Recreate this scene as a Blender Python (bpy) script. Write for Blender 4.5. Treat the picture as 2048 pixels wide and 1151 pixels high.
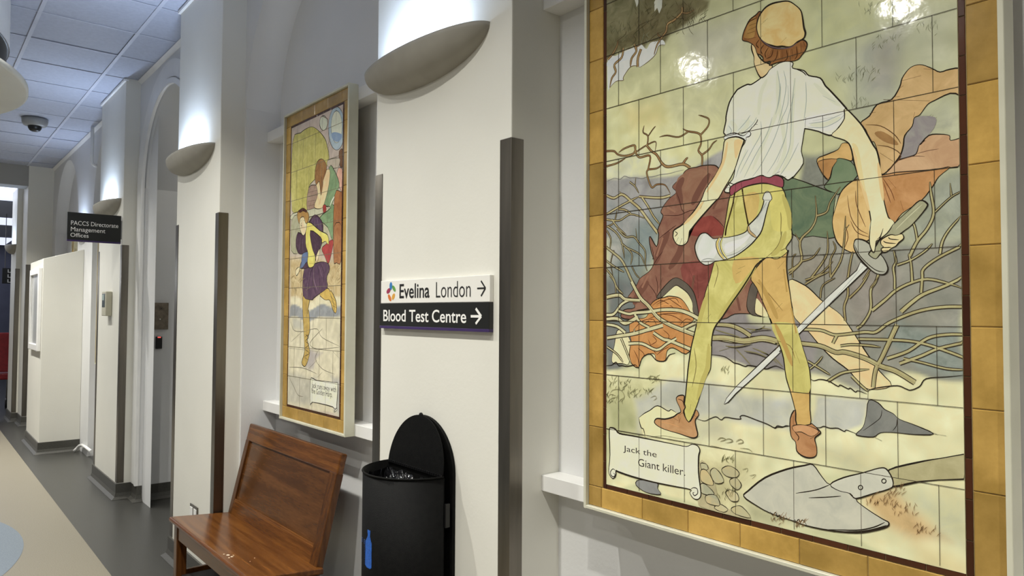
import bpy, bmesh, math, random
import numpy as np
from mathutils import Matrix, Vector
random.seed(4)
PI = math.pi
sc = bpy.context.scene
COL = sc.collection
for o in list(bpy.data.objects): bpy.data.objects.remove(o)

# ------------------------------------------------------------------ camera
H = 1.564                                   # eye height; X along the corridor, Y into the wall, Z up
F = 1450.0                                  # focal length in pixels of the 2048 x 1151 frame
RR = Vector((0.640078, 0.768282, 0.005097)); UU = Vector((0.0228, -0.025626, 0.999412)); DD = Vector((-0.767947, 0.639599, 0.03392))
cam = bpy.data.cameras.new('camera'); camo = bpy.data.objects.new('camera', cam); COL.objects.link(camo)
cam.sensor_width = 36.0; cam.lens = 36.0*F/2048.0; cam.clip_start = 0.02
m3 = Matrix((RR, UU, -DD)).transposed()
camo.matrix_world = Matrix.Translation((0, 0, H)) @ m3.to_4x4()
sc.camera = camo

# ------------------------------------------------------------------ world, lights, exposure
sc.view_settings.view_transform = 'Standard'; sc.view_settings.look = 'None'
sc.view_settings.gamma = 1.0; sc.view_settings.use_curve_mapping = False
sc.view_settings.exposure = 0.0
w = bpy.data.worlds.new('world'); sc.world = w; w.use_nodes = True
w.node_tree.nodes['Background'].inputs[0].default_value = (1.0, 0.99, 0.97, 1)
w.node_tree.nodes['Background'].inputs[1].default_value = 0.16
CEIL = H + 1.964
def area(name, loc, size, power, color=(1, 1, 1), rot=(0, 0, 0), sy=None, shape=None, spread=None):
    l = bpy.data.lights.new(name, 'AREA'); l.energy = power; l.size = size; l.color = color
    l.shape = shape or ('RECTANGLE' if sy else 'DISK')
    if sy: l.size_y = sy
    if spread: l.spread = spread
    o = bpy.data.objects.new(name, l); COL.objects.link(o); o.location = loc; o.rotation_euler = rot
    return o
DOWN = [(-3.45, -1.68, 13), (-1.9, -1.68, 13), (0.7, -1.7, 16), (1.2, 0.14, 34), (-0.35, 0.14, 27), (-1.8, 0.14, 30), (-3.35, 0.14, 36), (-4.45, 0.2, 15), (-7.3, 0.2, 25), (-8.9, 0.14, 56), (-10.5, 0.14, 40)]
for i, (x, y, p) in enumerate(DOWN):
    area('downlight_lamp', (x, y, CEIL-0.03), 0.09, p, (1.0, 0.98, 0.91), spread=None if y < -1 else 2.0)
area('canopy_lamp', (-5.75, -0.25, H+1.378), 0.13, 24, (1.0, 0.98, 0.91))  # unseen light added under the disc to brighten the wall there

pl_ = bpy.data.lights.new('passage_lamp', 'POINT'); pl_.energy = 3.2; pl_.shadow_soft_size = 0.12; pl_.color = (1.0, 0.97, 0.88)  # unseen point light added to brighten the doorway reveal
plo = bpy.data.objects.new('passage_lamp', pl_); COL.objects.link(plo); plo.location = (-5.35, 2.1, H+1.2)

for x_ in (-15.5, -20.0):
    l_ = bpy.data.lights.new('far_pendant', 'POINT'); l_.energy = 26; l_.shadow_soft_size = 0.2; l_.color = (0.92, 0.95, 1.0)  # added point lights lifting the dark far end, no fittings there
    lo_ = bpy.data.objects.new('far_pendant', l_); COL.objects.link(lo_); lo_.location = (x_, -1.2, 2.3)

# ------------------------------------------------------------------ colour and materials
def lin(h, g=1.0):
    h = h.lstrip('#'); r = []
    for i in (0, 2, 4):
        c = int(h[i:i+2], 16)/255.0
        c = c/12.92 if c <= 0.04045 else ((c+0.055)/1.055)**2.4
        r.append(min(1.0, c*g))
    return tuple(r)
MATS = {}
def mat(name, base='808080', rough=0.5, metal=0.0, spec=0.5, emit=None, estr=0.0, noise=None, bump=None, base2=None, stretch=None, coat=0.0):
    """noise=(scale, detail): mixes base and base2; bump=(scale, strength, distance)"""
    m = bpy.data.materials.new(name); m.use_nodes = True; MATS[name] = m
    nt = m.node_tree; b = nt.nodes['Principled BSDF']
    c = lin(base) if isinstance(base, str) else base
    b.inputs['Base Color'].default_value = (*c, 1); b.inputs['Roughness'].default_value = rough
    b.inputs['Metallic'].default_value = metal; b.inputs['Specular IOR Level'].default_value = spec
    if coat: b.inputs['Coat Weight'].default_value = coat; b.inputs['Coat Roughness'].default_value = 0.08
    tc = nt.nodes.new('ShaderNodeTexCoord'); co = tc.outputs['Object']
    if stretch:
        mp = nt.nodes.new('ShaderNodeMapping'); nt.links.new(co, mp.inputs[0]); mp.inputs['Scale'].default_value = stretch; co = mp.outputs[0]
    if noise:
        n = nt.nodes.new('ShaderNodeTexNoise'); n.inputs['Scale'].default_value = noise[0]; n.inputs['Detail'].default_value = noise[1]
        nt.links.new(co, n.inputs['Vector'])
        r = nt.nodes.new('ShaderNodeMapRange'); r.inputs[1].default_value = 0.35; r.inputs[2].default_value = 0.65
        nt.links.new(n.outputs[0], r.inputs[0])
        mx = nt.nodes.new('ShaderNodeMix'); mx.data_type = 'RGBA'
        c2 = lin(base2) if isinstance(base2, str) else base2
        mx.inputs['A'].default_value = (*c, 1); mx.inputs['B'].default_value = (*c2, 1)
        nt.links.new(r.outputs[0], mx.inputs['Factor']); nt.links.new(mx.outputs['Result'], b.inputs['Base Color'])
    if bump:
        n2 = nt.nodes.new('ShaderNodeTexNoise'); n2.inputs['Scale'].default_value = bump[0]; n2.inputs['Detail'].default_value = 3
        nt.links.new(co, n2.inputs['Vector'])
        bp = nt.nodes.new('ShaderNodeBump'); bp.inputs['Strength'].default_value = bump[1]; bp.inputs['Distance'].default_value = bump[2]
        nt.links.new(n2.outputs[0], bp.inputs['Height']); nt.links.new(bp.outputs[0], b.inputs['Normal'])
    if emit:
        b.inputs['Emission Color'].default_value = (*lin(emit), 1); b.inputs['Emission Strength'].default_value = estr
    return m
WALL = mat('wall_paint', 'e4e2d8', 0.45, spec=0.35, bump=(70, 0.12, 0.003), noise=(3, 2), base2='e1dfd5')
ALC = mat('alcove_paint', 'e4e4e3', 0.5, spec=0.3, bump=(70, 0.2, 0.003), noise=(2.5, 2), base2='e1e1e0')
TRIMW = mat('white_gloss_paint', 'ecebe8', 0.3, spec=0.5, bump=(40, 0.08, 0.003), noise=(8, 2), base2='e7e6e3')
SKIRT = mat('dark_vinyl_skirting', '3c3b38', 0.42, noise=(260, 2), base2='525049', bump=(200, 0.1, 0.002))
FLOORD = mat('dark_speckled_vinyl', '343431', 0.34, noise=(260, 3), base2='454440', bump=(160, 0.06, 0.002))
FLOORL = mat('beige_speckled_vinyl', '7a7363', 0.4, noise=(220, 3), base2='908978', bump=(160, 0.05, 0.002))
FLOORB = mat('blue_grey_vinyl', '6d7883', 0.36, noise=(120, 3), base2='7c8790')
STEEL = mat('brushed_steel', '8b857b', 0.34, metal=1.0, noise=(14, 4), base2='6f6a62', stretch=(1, 1, 0.08), bump=(300, 0.08, 0.001))
CEILM = mat('ceiling_tile_white', 'b8bdcb', 0.85, spec=0.2, noise=(40, 3), base2='b1b6c4', bump=(180, 0.15, 0.002))
TBAR = mat('ceiling_grid_white', 'c2c6d2', 0.5, noise=(6, 2), base2='bcc0cc')
GAP = mat('shadow_gap_black', '2a2a2c', 0.8, noise=(6, 2), base2='242426')
PLASTER = mat('lamp_plaster', 'a19d93', 0.6, spec=0.25, noise=(9, 2), base2='9a968c')
CREAM = mat('cream_frame_paint', 'd3d1bd', 0.35, noise=(10, 2), base2='cbc9b4')
GROUT = mat('pale_grout', 'b9a77c', 0.7, noise=(40, 2), base2='a8966c')
BINM = mat('black_textured_steel', '080808', 0.6, spec=0.1, bump=(420, 0.5, 0.0015), noise=(60, 3), base2='0d0d0c')
BAG = mat('black_bin_bag', '0b0b0c', 0.16, spec=0.7, bump=(30, 0.4, 0.01), noise=(20, 2), base2='141416')
SIGNW = mat('sign_white', 'efede6', 0.35, noise=(5, 2), base2='ebe9e2')
SIGNB = mat('sign_black', '1f201d', 0.35, noise=(5, 2), base2='1b1c1a')
SIGNP = mat('sign_purple', '3f2d60', 0.35, noise=(5, 2), base2='3a2959')
INKW = mat('lettering_white', 'f4f3ee', 0.5, noise=(5, 2), base2='f0efea')
INKB = mat('lettering_black', '131313', 0.5, noise=(5, 2), base2='181818')
BLUE = mat('logo_blue', '1c5fc0', 0.5, noise=(200, 2), base2='174f9f')
PETALS = [mat('petal_'+n, c, 0.45, noise=(30, 2), base2=c2) for n, c, c2 in (('blue', '2f78b8', '3a80bc'), ('green', '5f9a45', '6aa050'), ('yellow', 'e2aa45', 'dba03c'), ('orange', 'd77a35', 'cf702c'), ('crimson', '9b2f50', 'a23857'))]
BEIGE = mat('beige_plastic', 'bcb8a5', 0.45, noise=(8, 2), base2='b4b09d')
LCD = mat('lcd_screen', '3a4648', 0.2, noise=(30, 1), base2='465254')
LCDL = mat('lcd_lit', '8fa39c', 0.3, noise=(30, 1), base2='86998f')
BLACKP = mat('black_plastic', '0d0d0e', 0.35, noise=(8, 2), base2='121213')
REDLED = mat('red_indicator', 'e07a78', 0.4, emit='ff5a50', estr=0.9, noise=(8, 2), base2='e28684')
BRONZE = mat('bronze_anodised_plate', '8a7f70', 0.42, metal=0.75, noise=(30, 3), base2='776d60')
GREYP = mat('grey_plastic', '9a9a98', 0.45, noise=(8, 2), base2='929290')
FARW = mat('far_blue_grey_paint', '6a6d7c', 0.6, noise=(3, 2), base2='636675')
BEAMM = mat('beam_grey_paint', 'a3a29d', 0.6, noise=(3, 2), base2='9c9b96')
REDV = mat('red_vinyl', '8a1f26', 0.4, noise=(20, 2), base2='7c1a21')
GLASSF = mat('notice_acrylic', 'b9bbbb', 0.15, noise=(4, 2), base2='b2b4b4')
LIGHTM = mat('light_panel', 'f2f4ff', 0.5, emit='dfe6ff', estr=1.1, noise=(4, 2), base2='eef0fb')
BULB = mat('lamp_diffuser', 'f4f6ff', 0.5, emit='dfe8ff', estr=6.0, noise=(4, 2), base2='f0f2fb')

def wood(name, c1, c2, c3, stretch, scale=1.0, rough=0.2):
    m = bpy.data.materials.new(name); m.use_nodes = True
    nt = m.node_tree; b = nt.nodes['Principled BSDF']; b.inputs['Roughness'].default_value = rough
    b.inputs['Specular IOR Level'].default_value = 0.4
    tc = nt.nodes.new('ShaderNodeTexCoord'); mp = nt.nodes.new('ShaderNodeMapping'); mp.inputs['Scale'].default_value = stretch
    nt.links.new(tc.outputs['Object'], mp.inputs[0])
    n = nt.nodes.new('ShaderNodeTexNoise'); n.inputs['Scale'].default_value = 5*scale; n.inputs['Detail'].default_value = 8; n.inputs['Distortion'].default_value = 0.7
    n2 = nt.nodes.new('ShaderNodeTexNoise'); n2.inputs['Scale'].default_value = 42*scale; n2.inputs['Detail'].default_value = 5
    nt.links.new(mp.outputs[0], n.inputs['Vector']); nt.links.new(mp.outputs[0], n2.inputs['Vector'])
    ad = nt.nodes.new('ShaderNodeMath'); ad.operation = 'MULTIPLY_ADD'; ad.inputs[1].default_value = 0.45
    nt.links.new(n2.outputs[0], ad.inputs[0]); nt.links.new(n.outputs[0], ad.inputs[2])
    cr = nt.nodes.new('ShaderNodeValToRGB'); e = cr.color_ramp.elements
    e[0].position = 0.5; e[0].color = (*lin(c1), 1); e[1].position = 0.95; e[1].color = (*lin(c3), 1)
    k = e.new(0.72); k.color = (*lin(c2), 1)
    nt.links.new(ad.outputs[0], cr.inputs[0]); nt.links.new(cr.outputs[0], b.inputs['Base Color'])
    bp = nt.nodes.new('ShaderNodeBump'); bp.inputs['Strength'].default_value = 0.12; bp.inputs['Distance'].default_value = 0.002
    nt.links.new(ad.outputs[0], bp.inputs['Height']); nt.links.new(bp.outputs[0], b.inputs['Normal'])
    return m
WOODX = wood('oak_grain_lengthways', '4a2a10', '5f3817', '74481e', (0.45, 8, 8))
WOODZ = wood('oak_grain_upright', '3c210c', '4e2d12', '5f3a18', (8, 8, 0.45))
WOODP = wood('oak_veneer_panel', '422610', '543317', '654020', (0.5, 6, 4), 0.8)
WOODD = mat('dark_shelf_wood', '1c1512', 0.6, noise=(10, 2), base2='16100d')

def paint_material(name, rough=0.07, bumpd=0.0025, nscale=20, dist=0.8):
    m = bpy.data.materials.new(name); m.use_nodes = True
    nt = m.node_tree; b = nt.nodes['Principled BSDF']; b.inputs['Roughness'].default_value = rough; b.inputs['Specular IOR Level'].default_value = 0.5
    tc = nt.nodes.new('ShaderNodeTexCoord')
    a1 = nt.nodes.new('ShaderNodeAttribute'); a1.attribute_name = 'ca'; a2 = nt.nodes.new('ShaderNodeAttribute'); a2.attribute_name = 'cb'
    n = nt.nodes.new('ShaderNodeTexNoise'); n.inputs['Scale'].default_value = nscale; n.inputs['Detail'].default_value = 7; n.inputs['Roughness'].default_value = 0.62
    n.inputs['Distortion'].default_value = dist
    nt.links.new(tc.outputs['Object'], n.inputs['Vector'])
    r = nt.nodes.new('ShaderNodeMapRange'); r.inputs[1].default_value = 0.36; r.inputs[2].default_value = 0.66
    nt.links.new(n.outputs[0], r.inputs[0])
    mx = nt.nodes.new('ShaderNodeMix'); mx.data_type = 'RGBA'
    nt.links.new(r.outputs[0], mx.inputs['Factor']); nt.links.new(a1.outputs['Color'], mx.inputs['A']); nt.links.new(a2.outputs['Color'], mx.inputs['B'])
    nt.links.new(mx.outputs['Result'], b.inputs['Base Color'])
    n2 = nt.nodes.new('ShaderNodeTexNoise'); n2.inputs['Scale'].default_value = 26; n2.inputs['Detail'].default_value = 3
    nt.links.new(tc.outputs['Object'], n2.inputs['Vector'])
    bp = nt.nodes.new('ShaderNodeBump'); bp.inputs['Strength'].default_value = 0.16; bp.inputs['Distance'].default_value = bumpd
    nt.links.new(n2.outputs[0], bp.inputs['Height']); nt.links.new(bp.outputs[0], b.inputs['Normal'])
    return m
GLAZE = paint_material('painted_glazed_tile')
BORDER = paint_material('ochre_glazed_tile', 0.16, 0.0015, 9, 0.0)

# ------------------------------------------------------------------ mesh helpers
class MB:
    def __init__(s): s.v = []; s.f = []; s.mi = []; s.sm = []
    def add(s, vs, fs, mi=0, smooth=False):
        b = len(s.v); s.v += [tuple(v) for v in vs]
        for f in fs: s.f.append([b+i for i in f]); s.mi.append(mi); s.sm.append(smooth)
        return s
    def box(s, x0, x1, y0, y1, z0, z1, mi=0):
        v = [(x, y, z) for x in (x0, x1) for y in (y0, y1) for z in (z0, z1)]
        return s.add(v, [(0, 1, 3, 2), (4, 6, 7, 5), (0, 4, 5, 1), (2, 3, 7, 6), (0, 2, 6, 4), (1, 5, 7, 3)], mi)
    def hexa(s, b, t, mi=0):           # 4 bottom + 4 top corners, both counter-clockwise seen from above
        return s.add(list(b)+list(t), [(3, 2, 1, 0), (4, 5, 6, 7), (0, 1, 5, 4), (1, 2, 6, 5), (2, 3, 7, 6), (3, 0, 4, 7)], mi)
    def prism(s, poly, h0, h1, axis, mi=0, smooth=False):
        """poly of 2-d points extruded along axis ('x','y','z') from h0 to h1"""
        def p(a, b, h): return {'x': (h, a, b), 'y': (a, h, b), 'z': (a, b, h)}[axis]
        n = len(poly); v = [p(a, b, h0) for a, b in poly]+[p(a, b, h1) for a, b in poly]
        f = [list(range(n))[::-1], list(range(n, 2*n))]
        b = len(s.v); s.add(v, f, mi)
        for i in range(n):
            j = (i+1) % n; s.f.append([b+i, b+j, b+n+j, b+n+i]); s.mi.append(mi); s.sm.append(smooth)
        return s
    def tube(s, pts, r, n=10, mi=0):
        pts = [Vector(p) for p in pts]; b = len(s.v); prev = None
        for i, p in enumerate(pts):
            t = (pts[min(i+1, len(pts)-1)]-pts[max(i-1, 0)]).normalized()
            a = t.cross(Vector((0, 0, 1)) if abs(t.z) < 0.9 else Vector((1, 0, 0))).normalized() if prev is None else (prev-t*prev.dot(t)).normalized()
            prev = a; c = t.cross(a)
            for k in range(n):
                q = p+(a*math.cos(2*PI*k/n)+c*math.sin(2*PI*k/n))*r; s.v.append(tuple(q))
        for i in range(len(pts)-1):
            for k in range(n):
                l = (k+1) % n; s.f.append([b+i*n+k, b+i*n+l, b+(i+1)*n+l, b+(i+1)*n+k]); s.mi.append(mi); s.sm.append(True)
        s.f.append([b+k for k in range(n)][::-1]); s.mi.append(mi); s.sm.append(False)
        e = b+(len(pts)-1)*n; s.f.append([e+k for k in range(n)]); s.mi.append(mi); s.sm.append(False)
        return s
    def lathe(s, prof, c, n=32, mi=0, a0=0, a1=2*PI, axis='z'):
        b = len(s.v); full = abs(a1-a0-2*PI) < 1e-6; m = n if full else n+1
        for r, h in prof:
            for k in range(m):
                a = a0+(a1-a0)*k/n
                d = (r*math.cos(a), r*math.sin(a))
                s.v.append((c[0]+d[0], c[1]+d[1], c[2]+h) if axis == 'z' else ((c[0]+d[0], c[1]+h, c[2]+d[1]) if axis == 'y' else (c[0]+h, c[1]+d[0], c[2]+d[1])))
        for i in range(len(prof)-1):
            for k in range(n):
                l = (k+1) % m
                s.f.append([b+i*m+k, b+i*m+l, b+(i+1)*m+l, b+(i+1)*m+k]); s.mi.append(mi); s.sm.append(True)
        return s
    def build(s, name, mats, parent=None, bevel=0, seg=2, loc=None, fix=True):
        me = bpy.data.meshes.new(name)
        v = s.v
        if loc is not None: v = [(a-loc[0], b-loc[1], c-loc[2]) for a, b, c in v]
        elif parent is not None:
            L = root_loc(parent); v = [(a-L[0], b-L[1], c-L[2]) for a, b, c in v]
        me.from_pydata(v, [], s.f)
        for mm in (mats if isinstance(mats, (list, tuple)) else [mats]): me.materials.append(mm)
        me.polygons.foreach_set('material_index', s.mi); me.polygons.foreach_set('use_smooth', s.sm)
        if fix:
            bm = bmesh.new(); bm.from_mesh(me); bmesh.ops.remove_doubles(bm, verts=bm.verts, dist=1e-6)
            bmesh.ops.recalc_face_normals(bm, faces=bm.faces); bm.to_mesh(me); bm.free()
        me.update()
        o = bpy.data.objects.new(name, me); COL.objects.link(o)
        if loc is not None: o.location = loc
        if parent is not None: o.parent = parent
        if bevel:
            md = o.modifiers.new('bevel', 'BEVEL'); md.width = bevel; md.segments = seg; md.limit_method = 'ANGLE'; md.angle_limit = 0.6
        return o
def root_loc(o):
    L = Vector((0, 0, 0))
    while o is not None: L = L+o.location; o = o.parent
    return L
def thing(name, label, cat, loc, group=None):
    o = bpy.data.objects.new(name, None); COL.objects.link(o); o.location = loc; o.empty_display_size = 0.1
    return tag(o, label, cat, group)
def tag(o, label, cat, group=None):
    o['label'] = label; o['category'] = cat
    if group: o['group'] = group
    return o
def struct(o, label=None, cat=None):
    o['kind'] = 'structure'
    if label: o['label'] = label; o['category'] = cat
    return o
def box(name, m, x0, x1, y0, y1, z0, z1, parent=None, bevel=0, seg=2):
    return MB().box(x0, x1, y0, y1, z0, z1).build(name, m, parent, bevel, seg)
def text_polys(body, x0, x1, z0, z1, bold=0.0, shear=0.0):
    """outline text as triangles fitted to the box x0..x1, z0..z1 (returns 2-d verts, faces)"""
    cu = bpy.data.curves.new('txt', 'FONT'); cu.body = body; cu.offset = bold; cu.resolution_u = 4
    o = bpy.data.objects.new('txt', cu); COL.objects.link(o)
    bpy.context.view_layer.update()
    dg = bpy.context.evaluated_depsgraph_get()
    me = bpy.data.meshes.new_from_object(o.evaluated_get(dg))
    vs = [(v.co.x, v.co.y) for v in me.vertices]; fs = [list(p.vertices) for p in me.polygons]
    bpy.data.objects.remove(o); bpy.data.curves.remove(cu); bpy.data.meshes.remove(me)
    ax, bx = min(v[0] for v in vs), max(v[0] for v in vs); az, bz = min(v[1] for v in vs), max(v[1] for v in vs)
    return [(x0+(a-ax)/(bx-ax)*(x1-x0), z0+(b-az)/(bz-az)*(z1-z0)) for a, b in vs], fs
def text_on_y(body, x0, x1, z0, z1, y, m, parent, bold=0.0):
    vs, fs = text_polys(body, x0, x1, z0, z1, bold); mb = MB()
    mb.add([(a, y, b) for a, b in vs], fs)
    return mb.build('lettering', m, parent)
def text_on_x(body, y0, y1, z0, z1, x, m, parent, bold=0.0):
    vs, fs = text_polys(body, y0, y1, z0, z1, bold); mb = MB()
    mb.add([(x, a, b) for a, b in vs], fs)
    return mb.build('lettering', m, parent)

# ------------------------------------------------------------------ the setting
# pilasters: x-left, x-right, face y
PIL = [(-2.607, -1.748, 1.45), (-4.996, -4.157, 1.326), (-7.76, -6.777, 1.374), (-0.18, 0.68, 1.45)]
YB = 1.66                                                # back wall of the alcoves
for i, (x0, x1, y) in enumerate(PIL):
    struct(MB().box(x0, x1, y, 2.2, 0, CEIL+0.02).build('wall_pilaster.%03d' % i if i else 'wall_pilaster', WALL, None, 0.004))
    # slim capping strip at the ceiling
    mb = MB().box(x0-0.012, x1+0.012, y-0.016, y+0.02, CEIL-0.022, CEIL-0.001)
    struct(mb.build('trim_1' if i == 0 else 'trim_1.%03d' % i, TRIMW, None, 0.003))
struct(box('wall_back', ALC, -5.15, 3.2, YB, YB+0.08, 0, CEIL+0.02)); struct(box('wall_back', ALC, -11.9, -6.62, YB, YB+0.08, 0, CEIL+0.02))

def arch_wall(name, X0, X1, xc, r, zc, ya, yb, m, zmax=CEIL+0.01, n=40):
    """wall plane at ya from X0 to X1 with an arched opening; its reveal runs back to yb"""
    out = [(xc-r, 0.0)]+[(xc-r*math.cos(PI*k/n), zc+r*math.sin(PI*k/n)) for k in range(n+1)]+[(xc+r, 0.0)]
    mb = MB()
    # front face as strips above / beside the opening
    mb.add([(X0, ya, 0), (xc-r, ya, 0), (xc-r, ya, zc), (X0, ya, zc)], [(0, 1, 2, 3)])
    mb.add([(xc+r, ya, 0), (X1, ya, 0), (X1, ya, zc), (xc+r, ya, zc)], [(0, 1, 2, 3)])
    mb.add([(X0, ya, zc), (xc-r, ya, zc), (xc-r, ya, zmax), (X0, ya, zmax)], [(0, 1, 2, 3)])
    mb.add([(xc+r, ya, zc), (X1, ya, zc), (X1, ya, zmax), (xc+r, ya, zmax)], [(0, 1, 2, 3)])
    a = out[1:-1]
    for p, q in zip(a[:-1], a[1:]):
        mb.add([(p[0], ya, p[1]), (q[0], ya, q[1]), (q[0], ya, zmax), (p[0], ya, zmax)], [(0, 1, 2, 3)])
    for i, (p, q) in enumerate(zip(out[:-1], out[1:])):
        mb.add([(p[0], ya, p[1]), (p[0], yb, p[1]), (q[0], yb, q[1]), (q[0], ya, q[1])], [(0, 1, 2, 3)], 0, 0 < i < len(out)-2)
    o = mb.build(name, m, None)
    return struct(o)
ZS = H+1.16
arch_wall('wall_alcove', -4.157, -2.607, -3.38, 0.755, ZS, 1.46, YB, ALC)
arch_wall('wall_alcove.001', -6.777, -4.996, -5.887, 0.70, H+1.02, 1.49, 2.7, ALC)
arch_wall('wall_alcove.002', -9.16, -6.3, -8.04, 0.895, H+1.06, 1.52, YB, ALC)
arch_wall('wall_alcove.003', -11.8, -9.16, -10.69, 0.864, H+1.04, 1.52, YB, ALC)
struct(box('wall_passage', ALC, -6.7, -4.9, 2.7, 2.78, 0, CEIL))
# architrave ring round the doorway arch
def ring(mb, xc, zc, r0, r1, y0, y1, zb, n=40):
    prof = [(-1, 0)]+[(math.cos(PI-PI*k/n), math.sin(PI-PI*k/n)) for k in range(n+1)]+[(1, 0)]
    def P(i, r):
        c, s_ = prof[i]
        if i == 0: return (xc-r, zb)
        if i == len(prof)-1: return (xc+r, zb)
        return (xc+r*c, zc+r*s_)
    for i in range(len(prof)-1):
        a, b, c, d = P(i, r0), P(i+1, r0), P(i+1, r1), P(i, r1)
        mb.add([(p[0], y0, p[1]) for p in (a, b, c, d)], [(0, 1, 2, 3)], 0, False)
        mb.add([(a[0], y0, a[1]), (b[0], y0, b[1]), (b[0], y1, b[1]), (a[0], y1, a[1])], [(0, 1, 2, 3)], 0, True)
        mb.add([(d[0], y0, d[1]), (c[0], y0, c[1]), (c[0], y1, c[1]), (d[0], y1, d[1])], [(0, 1, 2, 3)], 0, True)
mb = MB(); ring(mb, -5.887, H+1.02, 0.745, 0.875, 1.474, 1.49, 0.126); ring(mb, -5.887, H+1.02, 0.695, 0.735, 1.466, 1.492, 0.126)
struct(mb.build('trim_2', TRIMW, None))
# far end: stepped blocks, beam, lower ceiling, end wall
struct(MB().box(-12.35, -11.8, 1.223, 2.2, 0, CEIL+0.02).build('wall_far_step', WALL, None, 0.004))
struct(MB().box(-12.95, -12.33, 1.155, 2.2, 0, CEIL+0.02).build('wall_far_step.001', WALL, None, 0.004))
struct(box('wall_beam', BEAMM, -12.1, -11.8, -4.0, 1.225, H+1.69, CEIL+0.02))
struct(box('wall_far_end', FARW, -24.1, -24.0, -4.0, 2.3, 0, CEIL))
struct(box('wall_far_right', FARW, -24.0, -12.9, 2.3, 2.4, 0, CEIL))

# floor
struct(MB().add([(-25, 0.965, 0), (4, 0.965, 0), (4, 2.75, 0), (-25, 2.75, 0)], [(0, 1, 2, 3)]).build('floor', FLOORD, None))
struct(MB().add([(-25, -4.2, 0), (4, -4.2, 0), (4, 0.965, 0), (-25, 0.965, 0)], [(0, 1, 2, 3)]).build('floor_beige', FLOORL, None))
mb = MB(); n = 120
mb.add([(-6.03+1.85*math.cos(2*PI*k/n), -1.205+1.85*math.sin(2*PI*k/n), 0.0015) for k in range(n)], [list(range(n))])
struct(mb.build('floor_disc', FLOORB, None))

# ceiling: tiles recessed in a T-bar grid
mb = MB(); P = 0.585
xs = [-5.037-P*k for k in range(-15, 13)][:28]; ys = [1.205-P*k for k in range(0, 9)]
g = 0.011
def tile(xa, xb, ya, yb):
    dz = random.choice((0, 0, 0, 0.002, 0.004))
    mb.box(xa, xb, ya, yb, CEIL+0.006+dz, CEIL+0.02)
for i in range(len(xs)-1):
    xa, xb = xs[i+1]+0.004, xs[i]-0.004
    for j in range(len(ys)-1): tile(xa, xb, ys[j+1]+g, ys[j]-g)
    tile(xa, xb, ys[0]+g, 1.66)
struct(mb.build('ceiling', CEILM, None))
mb = MB()
for x in xs: mb.box(x-0.0045, x+0.0045, -3.5, 1.66, CEIL, CEIL+0.005)
for y in ys: mb.box(xs[-1], xs[0], y-0.012, y+0.012, CEIL-0.0006, CEIL+0.0045)
struct(mb.build('ceiling_grid', TBAR, None))
struct(box('ceiling_void', GAP, xs[-1], xs[0], -3.5, 1.66, CEIL+0.021, CEIL+0.03))
struct(box('ceiling_far', CEILM, -24, -12.1, -4, 2.3, H+1.75, H+1.79))
for i, (xa, xb) in enumerate(((-13.95, -12.4), (-18.0, -16.7), (-23.6, -21.3))):
    o = MB().box(xa, xb, -1.0, 1.95, H+1.735, H+1.749).build('ceiling_light_panel', LIGHTM, None, loc=((xa+xb)/2, 0.25, H+1.742))
    tag(o, ('white flat ceiling light just past the grey beam', 'white flat ceiling light in the middle of the far low ceiling', 'white flat ceiling light deepest down the corridor')[i], 'ceiling light', 'flat lights in the far low ceiling')
area('far_light', (-13.2, 0.2, H+1.72), 0.8, 9, (0.9, 0.94, 1.0), sy=1.6)
area('far_light', (-16, 0.2, H+1.72), 0.8, 5, (0.9, 0.94, 1.0), sy=1.6)
# plaster cove where ceiling meets the alcove walls
mb = MB()
for xa, xb, y in ((-6.777, -4.996, 1.49), (-4.157, -2.607, 1.46), (-11.8, -7.76, 1.52), (-1.748, 3, 1.66)):
    mb.prism([(y+0.001, CEIL), (y-0.028, CEIL), (y+0.001, CEIL-0.028)], xa, xb, 'x')
struct(mb.build('trim_3', TRIMW, None))

# coved vinyl skirting
def skirting(name, path, h=0.125):
    """path: plan points, the wall on the left-hand side when walking along it"""
    mb = MB(); pr = [(0.0, h), (0.011, h), (0.012, 0.05), (0.02, 0.022), (0.045, 0.002), (0.0, 0.001)]
    n = len(path); nor = []
    for i in range(n-1):
        d = Vector(path[i+1])-Vector(path[i]); d.normalize(); nor.append(Vector((d.y, -d.x)))
    offs = []
    for i in range(n):
        if i == 0: o = nor[0]
        elif i == n-1: o = nor[-1]
        else:
            o = nor[i-1]+nor[i]; o = o/max(0.3, o.dot(nor[i]))
        offs.append(o)
    b = []
    for i in range(n):
        for d, z in pr: b.append((path[i][0]+offs[i].x*d, path[i][1]+offs[i].y*d, z))
    k = len(pr); fs = []
    for i in range(n-1):
        for j in range(k):
            l = (j+1) % k; fs.append((i*k+j, i*k+l, (i+1)*k+l, (i+1)*k+j))
    mb.add(b, fs); mb.add(b[:k], [list(range(k))]); mb.add(b[-k:], [list(range(k))])
    return struct(mb.build(name, SKIRT, None))
skirting('baseboard_right', [(-12.95, 1.155), (-12.33, 1.155), (-12.33, 1.223), (-11.8, 1.223), (-11.8, 1.52), (-11.554, 1.52)])
skirting('baseboard_right.001', [(-8.58, 1.66), (-7.76, 1.66), (-7.76, 1.374), (-6.777, 1.374), (-6.777, 1.49), (-6.587, 1.49), (-6.587, 2.7)])
skirting('baseboard_right.002', [(-5.187, 2.7), (-5.187, 1.49), (-4.996, 1.49), (-4.996, 1.326), (-4.157, 1.326), (-4.157, 1.46), (-4.135, 1.46), (-4.135, 1.66), (-2.607, 1.66), (-2.607, 1.45), (-1.748, 1.45), (-1.748, 1.66), (3.0, 1.66)])

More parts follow.
